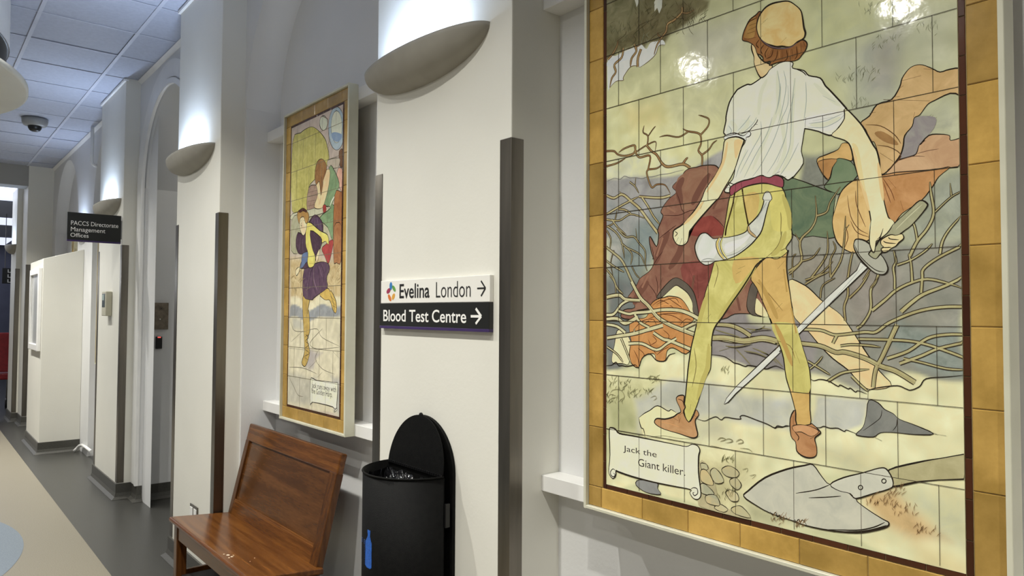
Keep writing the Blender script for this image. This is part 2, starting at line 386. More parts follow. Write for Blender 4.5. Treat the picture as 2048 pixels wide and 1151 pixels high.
# ------------------------------------------------------------------ steel corner guards
GT = H+0.553
def guard(x, y, side, label, y1=None, zt=GT):
    """side +1: right-hand corner of a pilaster, -1: left-hand corner"""
    t = 0.003; wd = 0.054
    xa, xb = (x-wd, x+t) if side > 0 else (x-t, x+wd)
    poly = ([(x-wd, y-t), (x+t, y-t), (x+t, y+0.05), (x, y+0.05), (x, y), (x-wd, y)] if side > 0 else
            [(x+wd, y-t), (x-t, y-t), (x-t, y+0.05), (x, y+0.05), (x, y), (x+wd, y)])
    mb = MB().prism([(a-x, b-y) for a, b in poly], 0.13, zt, 'z')
    mb.v = [(a+x, b+y, c) for a, b, c in mb.v]
    o = mb.build('corner_guard', STEEL, None, 0.0012, 1, loc=(x, y, 0.13))
    return tag(o, label, 'corner guard', 'steel corner guards on the pilasters')
guard(-1.748, 1.45, 1, 'brushed steel corner guard between the black bin pilaster and the large picture')
guard(-2.607, 1.45, -1, 'brushed steel corner guard beside the narrow picture, left edge of bin pilaster')
guard(-4.157, 1.326, 1, 'dark steel corner guard standing right behind the wooden bench')
guard(-4.996, 1.326, -1, 'thin steel corner guard between the bench pilaster and the arched doorway')
guard(-6.777, 1.374, 1, 'steel corner guard under the black hanging sign, beside the arched doorway')
guard(-7.76, 1.374, -1, 'thin steel edge guard just left of the beige wall thermostat')
guard(-11.8, 1.223, 1, 'steel corner guard on the far step nearest the white partition', zt=H+0.62)
guard(-12.33, 1.155, 1, 'farthest steel corner guard, next to the dark end of the corridor', zt=H+0.585)

# ------------------------------------------------------------------ wall lamps
def wall_lamp(x, y, zr, a, b, h, label, power):
    t = thing('wall_lamp', label, 'wall lamp', (x, y, zr), 'plaster uplighters on the pilasters')
    mb = MB(); n = 40; m = 12
    ring_pts = []
    for j in range(m+1):
        ph = (PI/2)*j/m; row = []
        k_ = math.cos(ph)**0.9; z = zr-h*math.sin(ph)
        for i in range(n+1):
            th = PI*i/n
            row.append((x+a*k_*math.cos(th), y+0.002-b*k_*abs(math.sin(th))**0.92, z))
        ring_pts.append(row)
    V = [p for r in ring_pts for p in r]; w_ = n+1
    mb.add(V, [(j*w_+i, j*w_+i+1, (j+1)*w_+i+1, (j+1)*w_+i) for j in range(m) for i in range(n)], 0, True)
    # rolled rim and inner shell
    rin = []
    for j in range(m):
        ph = (PI/2)*j/m; k_ = math.cos(ph)**0.9
        rin.append([(x+(a-0.012)*k_*math.cos(PI*i/n), y+0.002-(b-0.012)*k_*math.sin(PI*i/n), zr+0.002-(h-0.012)*math.sin(ph)) for i in range(n+1)])
    V2 = [p for r in rin for p in r]
    mb.add(V2, [(j*w_+i, j*w_+i+1, (j+1)*w_+i+1, (j+1)*w_+i) for j in range(m-1) for i in range(n)], 0, True)
    mb.add(ring_pts[0]+rin[0], [(i, i+1, w_+i+1, w_+i) for i in range(n)], 0, True)
    mb.build('bowl', PLASTER, t)
    MB().box(x-a*0.3, x+a*0.3, y-0.012, y, zr-h*0.55, zr-0.03).build('back_plate', PLASTER, t)
    MB().box(x-a*0.5, x+a*0.5, y-0.075, y-0.03, zr-0.05, zr-0.035).build('tube_lamp', BULB, t, 0.004)
    l = area('uplight', (x, y-0.055, zr-0.025), a*1.0, power, (0.58, 0.73, 1.0), (PI, 0, 0), sy=0.045)
    l.parent = t; l.location = (0, -0.055, -0.025)
    return t
wall_lamp(-2.262, 1.45, H+0.957, 0.402, 0.112, 0.118, 'large grey plaster uplighter on the pilaster above the white and black wall signs', 8.5)
wall_lamp(-4.675, 1.326, H+0.962, 0.425, 0.112, 0.115, 'grey plaster uplighter on the pilaster behind the bench', 8)
wall_lamp(-7.31, 1.374, H+0.955, 0.46, 0.112, 0.12, 'small grey plaster uplighter just above the black hanging sign', 8.5)
wall_lamp(-9.5, 1.52, H+0.90, 0.36, 0.10, 0.12, 'plaster uplighter mostly hidden behind the black hanging sign', 7)
wall_lamp(-12.64, 1.155, H+0.93, 0.31, 0.11, 0.125, 'farthest grey uplighter at the left edge, by the dark corridor end', 5)

# ------------------------------------------------------------------ battens that carry the tile pictures
def batten(x0, x1, z0, z1, label):
    o = MB().box(x0, x1, 1.583, YB, z0, z1).build('support_batten', TRIMW, None, 0.002, loc=((x0+x1)/2, 1.62, z0))
    return tag(o, label, 'batten', 'white battens behind the tile pictures')
batten(-1.748, 2.2, H-0.572, H-0.521, 'white batten under the large tile picture with the swordsman')
batten(-1.748, 2.2, H+0.995, H+1.05, 'white batten behind the top of the large tile picture')
batten(-4.135, -2.607, H-0.568, H-0.513, 'white batten below the narrow tile picture, behind the bench back')
batten(-4.135, -2.607, H+0.982, H+1.04, 'white batten behind the top of the narrow tile picture')

# ------------------------------------------------------------------ tile pictures: painted polygons on the tile face
CROPS = dict(A=(1180, 0, 4.795), B=(1540, 0, 3.968), C=(1180, 230, 4.795), D=(1540, 280, 3.968), E=(1180, 450, 4.795), F=(1540, 540, 3.968),
             G=(1180, 670, 4.795), H=(1540, 780, 3.968), I=(1160, 840, 4.795), J=(1460, 900, 3.483), K=(1390, 0, 5.614),
             L=(540, 150, 3.286), M=(530, 480, 2.879), N=(560, 400, 4.425), Z=(0, 0, 1.0))
class Picture:
    """flat painting on the plane y; shapes are measured on the tile face and laid down in order, each a hair above the last"""
    def __init__(s, y, mpp, gain):
        s.y = y; s.mpp = mpp; s.k = 0; s.gain = gain; s.v = []; s.f = []; s.ca = []; s.cb = []
        s.clip = None; s.chroma = 0.86
    def pt(s, c, x, y):
        ox, oy, sc_ = CROPS[c]; px, py = ox+x/sc_, oy+y/sc_
        r = RR*((px-1024)/F)-UU*((py-575.5)/F)+DD
        t = s.y/r.y
        return (r.x*t, H+r.z*t)
    def tone(s, c):
        r = lin(c); l = 0.2126*r[0]+0.7152*r[1]+0.0722*r[2]; k = s.chroma
        return tuple(max(0.0, min(0.86, (l+(v-l)*k)*s.gain*b)) for v, b in zip(r, (1.0, 1.0, 0.91)))
    def pts(s, spec):
        """'A x,y x,y B x,y ...'"""
        out = []; c = 'Z'
        for tok in spec.split():
            if tok.isalpha(): c = tok
            else:
                a, b = tok.split(','); out.append(s.pt(c, float(a), float(b)))
        return out
    def cl(s, p):
        if s.clip is None: return p
        x0, x1, z0, z1 = s.clip
        return (min(max(p[0], x0), x1), min(max(p[1], z0), z1))
    def emit(s, vs, fs, c1, c2=None, step=True):
        if step: s.k += 1
        yy = s.y-0.0003-s.k*0.0000022
        b = len(s.v); s.v += [(p[0], yy, p[1]) for p in map(s.cl, vs)]
        a1 = s.tone(c1); a2 = s.tone(c2 or c1)
        for f in fs: s.f.append([b+i for i in f]); s.ca.append(a1); s.cb.append(a2)
    def smooth(s, p, closed=False, n=4):
        if len(p) < 3: return p
        out = []; L = len(p); rng = range(L if closed else L-1)
        for i in rng:
            p0 = p[(i-1) % L] if closed or i > 0 else p[0]; p1 = p[i]; p2 = p[(i+1) % L]; p3 = p[(i+2) % L] if closed or i+2 < L else p[-1]
            for k in range(n):
                t = k/n
                out.append(tuple(0.5*(2*p1[j]+(p2[j]-p0[j])*t+(2*p0[j]-5*p1[j]+4*p2[j]-p3[j])*t*t+(3*p1[j]-p0[j]-3*p2[j]+p3[j])*t**3) for j in (0, 1)))
        if not closed: out.append(p[-1])
        return out
    def ribbon(s, p, w, closed=False, taper=True, step=True, c='241c14', c2=None):
        n = len(p)
        if n < 2: return
        vs = []
        for i in range(n):
            a = p[(i-1) % n] if closed or i > 0 else p[0]; b = p[(i+1) % n] if closed or i < n-1 else p[-1]
            d = (b[0]-a[0], b[1]-a[1]); L = math.hypot(*d) or 1e-9
            k = w(i/(n-1)) if callable(w) else w
            if taper and not closed:
                e = min(i, n-1-i)/max(1, (n-1)*0.22); k *= 0.35+0.65*min(1, e)
            m = s.mpp(p[i][0])*k*0.5
            vs += [(p[i][0]-d[1]/L*m, p[i][1]+d[0]/L*m), (p[i][0]+d[1]/L*m, p[i][1]-d[0]/L*m)]
        fs = [(2*i, 2*i+1, 2*i+3, 2*i+2) for i in range(n-1)]
        if closed: fs.append((2*n-2, 2*n-1, 1, 0))
        s.emit(vs, fs, c, c2, step)
    def fill(s, spec, c1, c2=None, line=0, sm=True, lc='241c14'):
        p = s.pts(spec) if isinstance(spec, str) else spec
        if sm: p = s.smooth(p, True, 3)
        s.emit(p, [list(range(len(p)))], c1, c2)
        if line:
            q = s.smooth(p, True, 1); s.ribbon(q, lambda t: line*(0.85+0.3*math.sin(t*19)), True, c=lc)
    def line(s, spec, w=1.6, c='241c14', sm=True, taper=True, step=True):
        p = s.pts(spec) if isinstance(spec, str) else spec
        s.ribbon(s.smooth(p) if sm else p, w, False, taper, step, c)
    def lines(s, specs, w=1.6, c='241c14', sm=True):
        s.k += 1
        for sp in specs.split('|'): s.line(sp, w, c, sm, True, False)
    def branches(s, specs, c1, c2, lc='3a2a1c', lw=1.6):
        """'w0 w1 A x,y ...' separated by |; drawn as dark outline then wood fill"""
        P_ = []
        for sp in specs.split('|'):
            t = sp.split(); P_.append((float(t[0]), float(t[1]), s.smooth(s.pts(' '.join(t[2:])))))
        tip = lambda t, b: 1.0 if (b > 4.5 or t < 0.8) else 1.0-(t-0.8)*4.2
        for a, b, p in P_: s.k += 1; s.ribbon(p, lambda t, a=a, b=b: (a+(b-a)*t+lw*1.3)*(0.25+0.75*tip(t, b)), False, False, False, lc)
        for i, (a, b, p) in enumerate(P_): s.k += 1; s.ribbon(p, lambda t, a=a, b=b: max(0.4, (a+(b-a)*t-lw*0.5)*tip(t, b)), False, False, False, (c1, c2)[i % 2], (c2, c1)[i % 2])
        s.k += 1
        for a, b, p in P_:
            if a > 6:
                off = [(q[0]+s.mpp(q[0])*a*0.12, q[1]-s.mpp(q[0])*a*0.22) for q in p]
                s.ribbon(off, a*0.16, False, True, False, '8a7a55')
    def blade(s, cx, cy, n, r, c, w=1.0, crop='Z'):
        for k in range(n):
            a = -PI/2+random.uniform(-0.9, 0.9); x = cx+random.uniform(-r, r); y = cy+random.uniform(-r*.5, r*.5); L = random.uniform(6, 14)
            p = [s.pt(crop, x, y), s.pt(crop, x+L*.5*math.cos(a), y+L*.5*math.sin(a)), s.pt(crop, x+L*math.cos(a)+2, y+L*math.sin(a))]
            s.ribbon(p, w, False, True, False, c)
    def text(s, body, a, b, cap, c='2a211a', bold=0.0):
        """text whose baseline runs from a to b (plane points), cap height in metres"""
        vs, fs = text_polys(body, a[0], b[0], 0.0, 1.0, bold)
        out = [(x, (a[1]+b[1])/2+z*cap) for x, z in vs]
        s.emit(out, fs, c)
    def grid(s, x0, x1, z0, z1, nx, nz, base, washes, seed=1):
        """the watercolour ground: washes of colour with soft, wandering edges"""
        X, Z = np.meshgrid(np.linspace(x0, x1, nx), np.linspace(z0, z1, nz)); r = np.random.RandomState(seed)
        WX = np.zeros_like(X); WZ = np.zeros_like(X)
        for k in range(10):
            f = r.uniform(8, 60); a = r.uniform(0, 2*PI); ph = r.uniform(0, 6.28); am = 0.10/f
            WX += am*np.sin(f*(X*np.cos(a)+Z*np.sin(a))+ph); WZ += am*np.cos(f*(Z*np.cos(a)-X*np.sin(a))+ph*1.7)
        QX, QZ = X+WX, Z+WZ
        A = np.empty(X.shape+(3,)); A[:] = s.tone(base); B = A*0.93
        M = np.zeros_like(X)
        for k in range(26):
            f = r.uniform(12, 120); a = r.uniform(0, 2*PI); M += np.sin(f*(X*np.cos(a)+Z*np.sin(a))+2.2*np.sin(f*.6*(Z*np.cos(a)-X*np.sin(a))+k)+r.uniform(0, 6.28))*(0.6 if f > 50 else 1)
        M = np.clip(M/7.0, -1, 1)[..., None]
        for spec, c1, c2, feather, stg in washes:
            p = np.array(s.pts(spec)); ins = np.zeros(X.shape, bool); dmin = np.full(X.shape, 9.0)
            for i in range(len(p)):
                (ax, az), (bx, bz) = p[i], p[(i+1) % len(p)]
                den = (bz-az) if abs(bz-az) > 1e-9 else 1e-9
                ins ^= ((az > QZ) != (bz > QZ)) & (QX < (bx-ax)*(QZ-az)/den+ax)
                ex, ez = bx-ax, bz-az; L2 = ex*ex+ez*ez+1e-12
                t = np.clip(((QX-ax)*ex+(QZ-az)*ez)/L2, 0, 1)
                dmin = np.minimum(dmin, np.hypot(QX-ax-t*ex, QZ-az-t*ez))
            sd = np.where(ins, dmin, -dmin)
            m = np.clip(0.5+sd/feather, 0, 1); m = (m*m*(3-2*m)*stg)[..., None]
            A = A*(1-m)+m*np.array(s.tone(c1)); B = B*(1-m)+m*np.array(s.tone(c2))
        A = A*(1+0.15*M*np.array([1, 1, 1.25])); B = B*(1+0.10*M)
        s.gv = [(x, s.y, z) for x, z in zip(X.ravel(), Z.ravel())]
        s.gf = [(j*nx+i, j*nx+i+1, (j+1)*nx+i+1, (j+1)*nx+i) for j in range(nz-1) for i in range(nx-1)]
        s.ga = A.reshape(-1, 3); s.gb = B.reshape(-1, 3)
    def build(s, name, parent):
        me = bpy.data.meshes.new(name); L = root_loc(parent); ng = len(s.gv)
        me.from_pydata([(a-L.x, b-L.y, c-L.z) for a, b, c in s.gv+s.v], [], s.gf+[[i+ng for i in f] for f in s.f])
        fl = np.ones(len(me.polygons), bool)
        # all faces look into the corridor
        for pnum, p in enumerate(me.polygons):
            if p.normal.y > 0: p.flip()
        vi = np.zeros(len(me.loops), np.int32); me.loops.foreach_get('vertex_index', vi)
        for nm, gcol, fcol in (('ca', s.ga, s.ca), ('cb', s.gb, s.cb)):
            vc = np.ones((ng+len(s.v), 4), np.float32); vc[:ng, :3] = gcol
            i = 0
            for f, c in zip(s.f, fcol):
                for q in f: vc[ng+q, :3] = c
            at = me.color_attributes.new(nm, 'FLOAT_COLOR', 'POINT'); at.data.foreach_set('color', vc.ravel())
        me.materials.append(GLAZE); me.update()
        o = bpy.data.objects.new(name, me); COL.objects.link(o); o.parent = parent
        return o
def coloured_boxes(name, boxes, cols, m, parent, bevel=0.0016):
    """many small glazed tiles of one band, each with its own firing colour (two tones)"""
    me = bpy.data.meshes.new(name); L = root_loc(parent); V = []; Fc = []; CA = []; CB = []
    for (x0, x1, y0, y1, z0, z1), (a, b) in zip(boxes, cols):
        n = len(V); e = bevel
        V += [(x0, y1, z0), (x1, y1, z0), (x1, y1, z1), (x0, y1, z1), (x0, y0+e, z0), (x1, y0+e, z0), (x1, y0+e, z1), (x0, y0+e, z1),
              (x0+e, y0, z0+e), (x1-e, y0, z0+e), (x1-e, y0, z1-e), (x0+e, y0, z1-e)]
        for k in range(4):
            l = (k+1) % 4
            Fc += [(n+k, n+l, n+4+l, n+4+k), (n+4+k, n+4+l, n+8+l, n+8+k)]
        Fc.append((n+8, n+9, n+10, n+11)); CA += [a]*12; CB += [b]*12
    me.from_pydata([(a-L.x, b-L.y, c-L.z) for a, b, c in V], [], Fc)
    for nm, cc in (('ca', CA), ('cb', CB)):
        at = me.color_attributes.new(nm, 'FLOAT_COLOR', 'POINT'); at.data.foreach_set('color', np.array([(*c, 1) for c in cc], np.float32).ravel())
    me.materials.append(m); me.update()
    o = bpy.data.objects.new(name, me); COL.objects.link(o); o.parent = parent
    return o
def tile_panel(label, x0, x1, z0, z1, yf, lip, bord, edge, pitch, zoff, group=None):
    """framed tile picture; returns root and inner picture rectangle. yf: tile face plane"""
    t = thing('tile_picture', label, 'tile picture', ((x0+x1)/2, 1.583, z0), group)
    yl = yf-0.012; mb = MB()
    for a, b, c, d in ((x0, x0+lip, z0, z1), (x1-lip, x1, z0, z1), (x0+lip, x1-lip, z0, z0+lip), (x0+lip, x1-lip, z1-lip, z1)):
        mb.box(a, b, yl, 1.583, c, d)
    mb.build('frame', CREAM, t, 0.0012, 1)
    MB().box(x0+lip, x1-lip, yf+0.003, 1.58, z0+lip, z1-lip).build('backing', GROUT, t)
    ix0, ix1, iz0, iz1 = x0+lip, x1-lip, z0+lip, z1-lip
    g_ = 0.0007; bx = []; cols = []
    def tone():
        k = random.uniform(0.78, 1.22)
        return (tuple(min(1, c*k) for c in lin('c6a056')), tuple(min(1, c*k*0.86) for c in lin('ae8b44')))
    px0, px1, pz0, pz1 = ix0+bord+edge, ix1-bord-edge, iz0+bord+edge, iz1-bord-edge
    zc = [iz0+bord] + [z for z in (zoff+pitch*k for k in range(-3, 14)) if iz0+bord+0.03 < z < iz1-bord-0.03] + [iz1-bord]
    for a, b in zip(zc[:-1], zc[1:]):
        for u, v in ((ix0, ix0+bord), (ix1-bord, ix1)): bx.append((u+g_, v-g_, yf, yf+0.006, a+g_, b-g_)); cols.append(tone())
    xc_ = [ix0]+[x for x in (px0-0.02+pitch*k*0.98 for k in range(0, 9)) if ix0+0.03 < x < ix1-0.03]+[ix1]
    for a, b in zip(xc_[:-1], xc_[1:]):
        for u, v in ((iz0, iz0+bord), (iz1-bord, iz1)): bx.append((a+g_, b-g_, yf, yf+0.006, u+g_, v-g_)); cols.append(tone())
    coloured_boxes('border_tiles', bx, cols, BORDER, t)
    bx = []; cols = []
    def dark():
        k = random.uniform(0.7, 1.3); c = tuple(v*k for v in lin('4a2815')); return (c, tuple(v*0.8 for v in c))
    h = pitch/2
    z = pz0-edge
    while z < pz1+edge-0.01:
        zz = min(z+h, pz1+edge)
        for u, v in ((px0-edge, px0), (px1, px1+edge)): bx.append((u+g_, v-g_, yf+0.0005, yf+0.006, z+g_, zz-g_)); cols.append(dark())
        z = zz
    x = px0
    while x < px1-0.01:
        xx = min(x+h, px1)
        for u, v in ((pz0-edge, pz0), (pz1, pz1+edge)): bx.append((x+g_, xx-g_, yf+0.0005, yf+0.006, u+g_, v-g_)); cols.append(dark())
        x = xx
    coloured_boxes('brown_edging', bx, cols, BORDER, t, 0.001)
    return t, (px0, px1, pz0, pz1)

# ---- the large picture
YP = 1.54
T1, R1 = tile_panel('large tile picture of a youth in white shirt seen from behind, holding a sword', -1.505, -0.432, H-0.566, H+1.16, YP, 0.009, 0.0575, 0.0135, 0.1532, H-0.482, 'framed tile pictures')
S = Picture(YP, lambda x: 0.1524/(107+(163-107)*(x+1.425)/0.92), 1.42)
S.clip = R1
S.grid(*R1, 200, 330, 'b9ba93', [
    ('Z 1213,180 1300,120 1500,60 1640,60 1700,150 1500,330 1213,360', 'c2c299', 'b5b68c', .10, 1),
    ('Z 1360,50 1480,30 1500,130 1400,150', 'b2b1a0', 'a9a99b', .10, .9),
    ('Z 1600,0 1800,0 1800,120 1640,180', 'a9ad8c', 'b6b88c', .10, .9),
    ('Z 1740,60 1830,0 1935,0 1935,140 1830,180', 'b1b29e', 'a6a994', .10, .9),
    ('Z 1660,90 1790,60 1790,190 1700,230', 'a3a693', '94998f', .08, .9),
    ('Z 1740,90 1795,60 1795,180 1730,170', '96938f', '8b8a8c', .06, .8),
    ('Z 1213,220 1330,190 1440,240 1440,300 1350,330 1213,350', 'd6d3a2', 'c6c38e', .08, 1),
    ('Z 1245,225 1330,195 1330,240 1260,260', 'bca968', 'b8b078', .06, .7),
    ('Z 1340,190 1470,190 1450,240 1350,250', 'b9b894', 'a9a98c', .08, .7),
    ('Z 1700,190 1800,180 1800,260 1720,260', '8f938b', 'a3a793', .05, .8),
    ('Z 1830,230 1930,190 1930,270 1830,290', 'a8ab98', '8f9188', .05, .8),
    ('Z 1213,320 1300,310 1390,320 1330,345 1213,375', 'bdbfae', 'd3d0a4', .05, .9),
    ('Z 1213,362 1250,350 1300,354 1370,340 1400,325 1440,305 1450,330 1440,420 1213,480', '86858c', '9b9a9c', .012, 1),
    ('Z 1213,400 1290,395 1340,410 1320,470 1300,530 1213,560', '9c9ba0', '7c8388', .04, .9),
    ('Z 1280,440 1330,420 1310,520 1270,560 1213,600 1213,560', '66757a', '7c8788', .05, .9),
    ('Z 1213,560 1290,540 1280,660 1240,740 1213,740', '6b6c70', '5a666c', .04, .95),
    ('Z 1600,300 1640,300 1720,310 1720,420 1590,360', '6c6e69', '7f827a', .02, 1),
    ('Z 1560,470 1670,470 1720,500 1940,490 1940,760 1840,755 1720,790 1620,755 1560,600', '8d8b84', '7b7d78', .02, 1),
    ('Z 1850,380 1935,330 1935,500 1800,495 1810,450', '9ba092', '858a82', .04, 1),
    ('Z 1560,470 1680,480 1690,560 1600,560', '7d7872', '8e8880', .04, .9),
    ('Z 1565,430 1700,430 1700,500 1565,500', '8d8b84', '7b7d78', .02, 1),
    ('Z 1400,620 1500,620 1500,735 1400,715', '7c777c', '8a8588', .02, 1),
    ('Z 1700,530 1760,520 1800,560 1780,640 1700,650', '8c8480', '7a7470', .04, .8),
    ('Z 1790,640 1935,650 1935,740 1840,740 1760,690', '6f7a78', '8a9290', .03, 1),
    ('Z 1440,640 1600,640 1640,700 1620,750 1460,730', '7c777c', '8a8588', .02, 1),
    ('Z 1213,730 1280,735 1290,705 1340,715 1420,710 1500,730 1580,735 1640,755 1720,790 1840,755 1945,745 1950,1151 1213,965', 'd9d0a8', 'cec69d', .012, 1),
    ('Z 1213,760 1310,745 1330,790 1280,860 1213,860', 'b9b78b', 'a9a97c', .07, .9),
    ('Z 1213,800 1260,800 1280,860 1213,860', '93956c', 'a0a27c', .05, .8),
    ('Z 1270,790 1345,775 1440,775 1580,785 1590,850 1450,840 1390,845 1330,815 1290,830 1280,870', 'a5a7a4', 'b2b2a6', .03, 1),
    ('Z 1615,785 1730,798 1728,850 1700,868 1640,850 1615,848', 'abadaa', 'b8b8ae', .012, 1),
    ('Z 1390,850 1440,845 1480,890 1400,880', 'b3b29c', 'a9a998', .05, .7),
    ('Z 1650,900 1720,905 1800,950 1700,945', 'a3a188', 'b3af8c', .05, .7),
    ('Z 1213,860 1290,870 1280,900 1213,880', '9c9f78', '8a8d70', .03, .8),
    ('Z 1400,900 1500,920 1470,1010 1400,1000', 'c0b88c', 'aaa47c', .06, .8),
    ('A 100,-40 1160,-40 1150,30 1100,80 1040,130 980,180 930,220 880,260 820,300 760,330 720,400 690,380 640,400 610,420 585,380 560,400 540,440 500,420 480,445 430,440 400,470 350,470 330,500 280,490 240,540 210,530 172,560 100,600', '787250', '5d5538', .014, 1),
    ('A 100,-40 560,-40 480,150 330,330 100,430', '8a8464', '6c6a48', .06, .8), ('A 770,100 860,60 980,110 900,210 820,200', '574c32', '6d6242', .03, .9), ('A 420,240 640,200 700,330 520,400 380,440', '6a6040', '564e32', .05, .8),
    ('Z 1730,975 1800,960 1830,1000 1900,1070 1830,1080 1740,1010', 'b08a58', 'c4a06c', .04, .85),
    ('Z 1810,970 1940,985 1945,1080 1870,1060', 'aaab92', 'b8b794', .06, .9),
    ('Z 1830,1090 1940,1120 1940,1148 1840,1130', 'ccb078', 'd6c090', .06, .7),
    ('Z 1470,970 1530,1010 1640,1050 1640,1070 1500,1030', '8f8f72', 'a5a384', .05, .8)], 3)

INK = '241c14'
# foliage, upper left
S.fill('A 616,20 640,-20 694,-20 690,70 664,130 645,75 620,110', 'ccccc2', 'bfc2bd', sm=False)
S.fill('A 430,0 470,0 462,40 448,70 440,35', 'ccccc2', 'bfc2bd', sm=False)
S.fill('A 172,560 250,535 330,490 420,455 490,425 540,470 580,410 640,395 700,385 720,430 660,440 630,520 560,590 480,645 430,630 380,650 320,740 320,770 250,780 190,840 172,855', 'dad8cf', 'c3c8cd')
S.fill('A 172,585 240,545 420,470 440,540 300,590 172,640', 'bfc6d2', 'cdd2d6')
S.lines('A 480,645 430,630 380,650 320,740 320,770 250,780 190,840|A 480,645 560,590 630,520 660,440 720,430', 1.6, '6b5a3c')
S.branches('5 3 A 885,70 880,120 810,190 745,230 730,300 680,370 640,440 615,525|3 1.5 A 880,120 940,125 1000,95|2 1 A 680,355 655,335 650,310|4 4 A 425,425 445,490 400,560 388,640|5 5 A 490,470 460,560 458,640|4 3 A 320,460 305,550 235,620 248,690 210,750 190,840|4 2 A 172,570 215,520 255,450 270,390|2 1 A 445,450 490,430', 'a98a58', '8a6a40', '4a3420')
S.lines('A 400,430 440,380 420,330 500,260 560,210|A 560,400 620,340 700,300|A 250,400 330,340 350,300|A 780,150 850,180 930,170|A 870,130 900,190 940,190|A 440,300 480,240 600,190', 1.3, '4a4028')
S.blade(1330, 40, 70, 60, '4f4a2c', 1.1); S.k += 1; S.blade(1265, 70, 60, 45, '57563a', 1.1); S.blade(1390, 35, 30, 25, '4f4a2c', 1.1)
# cloud and grass flecks over the hill
S.k += 1
for x, y, n, r in ((1740, 20, 16, 22), (1770, 90, 22, 28), (1730, 150, 24, 30), (1690, 160, 16, 16), (1850, 60, 16, 26), (1800, 40, 14, 20), (1720, 210, 14, 20), (1850, 240, 12, 20), (1290, 80, 10, 20)):
    S.blade(x, y, n, r, '7d8068', 1.0)
# mountain ridge and thorns at left
S.lines('C 155,640 230,605 290,615 330,585 380,600 440,600 500,610 540,595 600,590 680,570 760,560 830,540 900,525', 1.3, '6f6c72')
S.branches('2.5 1 C 160,345 230,345 265,375 330,390 420,365 540,290 630,255 625,340|3 1.5 C 345,400 420,365 430,290 330,320 275,360|3 2 C 430,300 445,370 480,405 575,390 560,510 545,560 590,690 640,665 720,670 770,750|2.5 1 C 160,490 260,460 345,410|3 5 C 540,285 590,345 640,380 690,460 750,495 890,470 960,505|5 2 C 890,470 915,430 940,405|2.5 1 C 560,520 640,510 690,475|2 .8 C 550,290 555,200 510,165 520,100|1 .6 C 560,200 600,140 630,105|3 2 C 1075,480 1075,390 1040,340 1065,270 1050,180 940,155 890,130|2 .8 C 940,160 850,210 740,195 665,210|2.5 .8 C 1060,190 1130,110 1140,40 1080,10 1040,0|2.5 1 C 1075,380 1140,330 1180,270 1220,240', 'a58a58', '8a6038', '4a3420')
S.branches('4 6 C 160,770 230,795 310,760 400,830 480,900 560,1010 650,1130|4 5 C 470,780 600,790 700,790 770,770|4 3 C 500,790 560,880 610,970 680,1060|4 3 C 160,950 260,890 370,830 470,780|2.5 1.5 C 380,640 430,680 470,750|2 1 C 430,690 440,600|3 2 C 160,1000 280,1010 390,950 530,990|3 3 C 270,900 340,910 400,950|2 1.5 C 160,1070 230,1030 260,910|3 2 C 210,1000 270,1080 350,1150|2 2 C 310,760 280,730', 'b3aa80', '9a8a5c')
S.branches('2.5 2 E 160,50 200,130 190,230|3 2 E 170,10 250,70 300,150 320,240 330,320|4 6 E 155,210 220,260 300,330 350,420 400,530 470,650|3 2 E 260,30 340,110 420,110 470,170 530,250 530,370 550,440|2.5 2 E 300,170 400,270 390,380|2.5 2 E 340,210 480,280 520,370|3 3 E 155,340 240,400 330,450|3 4 E 155,420 220,500 260,600 320,660|2 2 E 190,480 240,560 250,680|2 1.5 E 400,390 440,470 480,510|1.6 1 E 450,140 440,30|1.6 1 E 230,240 200,360 220,480', 'a29a76', '8c8660')
# the fallen figure: green cloth, orange cloth, legs
S.fill('D 180,300 480,410 520,420 500,620 520,770 340,760 180,745 90,380 110,320', '67775c', '4f6450', 2)
S.fill('D 530,150 600,145 660,190 695,280 560,420 520,420 430,375 480,300 500,210', '61755a', '6f8064', 2)
S.fill('D 375,150 450,115 540,75 575,25 640,40 655,160 590,150 530,150 490,240 470,315 430,290 390,220', 'c8a262', 'b48e4e', 2.2)
S.fill('D 385,168 530,150 495,220 465,310 410,250', 'ac7c44', '926636', 1.4)
S.fill('D 690,310 620,350 560,420 520,540 495,650 520,780 560,840 620,880 690,890 720,800 790,790 830,640 760,430 720,330', 'd4b074', 'c29c5c', 2.4)
S.lines('D 615,440 640,600 700,700 780,745|D 680,400 690,520 760,690|D 600,680 620,770 590,860|D 640,640 690,730 790,770', 1.7, '6a4422')
S.fill('B 1080,1075 1150,935 1310,930 1300,1020 1190,1150 D 1160,110 1040,150 1030,80', '807880', '93908e')
S.fill('B 1190,1150 1260,1075 1350,1065 1425,1075 1435,1115 1550,1105 D 1545,190 1310,230 930,275 1000,170 1100,135 1160,110 1185,40 1230,0', 'c09c78', 'ae8664', 2.4)
S.lines('D 1160,110 1250,85 1340,70|D 1000,170 1130,130 1230,130|D 1180,30 1240,5', 1.4, '6a4a38')
S.fill('D 885,280 1300,235 1430,212 1340,290 1290,370 1200,480 1050,580 985,660 930,600 890,440', 'bc8a58', 'a6723c', 2)
S.lines('D 895,300 960,400 990,480|D 900,330 930,420 960,500|D 940,310 1000,380|D 1035,480 1060,560', 1.5, '6a3a1c')
S.fill('B 720,975 790,920 850,830 965,790 1030,690 1050,620 1100,550 1150,520 1210,515 1290,545 1350,572 1430,550 1550,550 1550,735 1430,740 1310,795 1250,830 1190,910 1145,935 1130,1000 1070,1075 1060,1150 D 1040,110 1000,170 930,250 880,265 870,150 830,20 B 800,1120 760,1030', 'c6a472', 'b2905c', 2.8)
S.fill('B 830,1060 880,1040 960,1080 1020,1140 990,1150 900,1120', '9c7442', '8a6438')
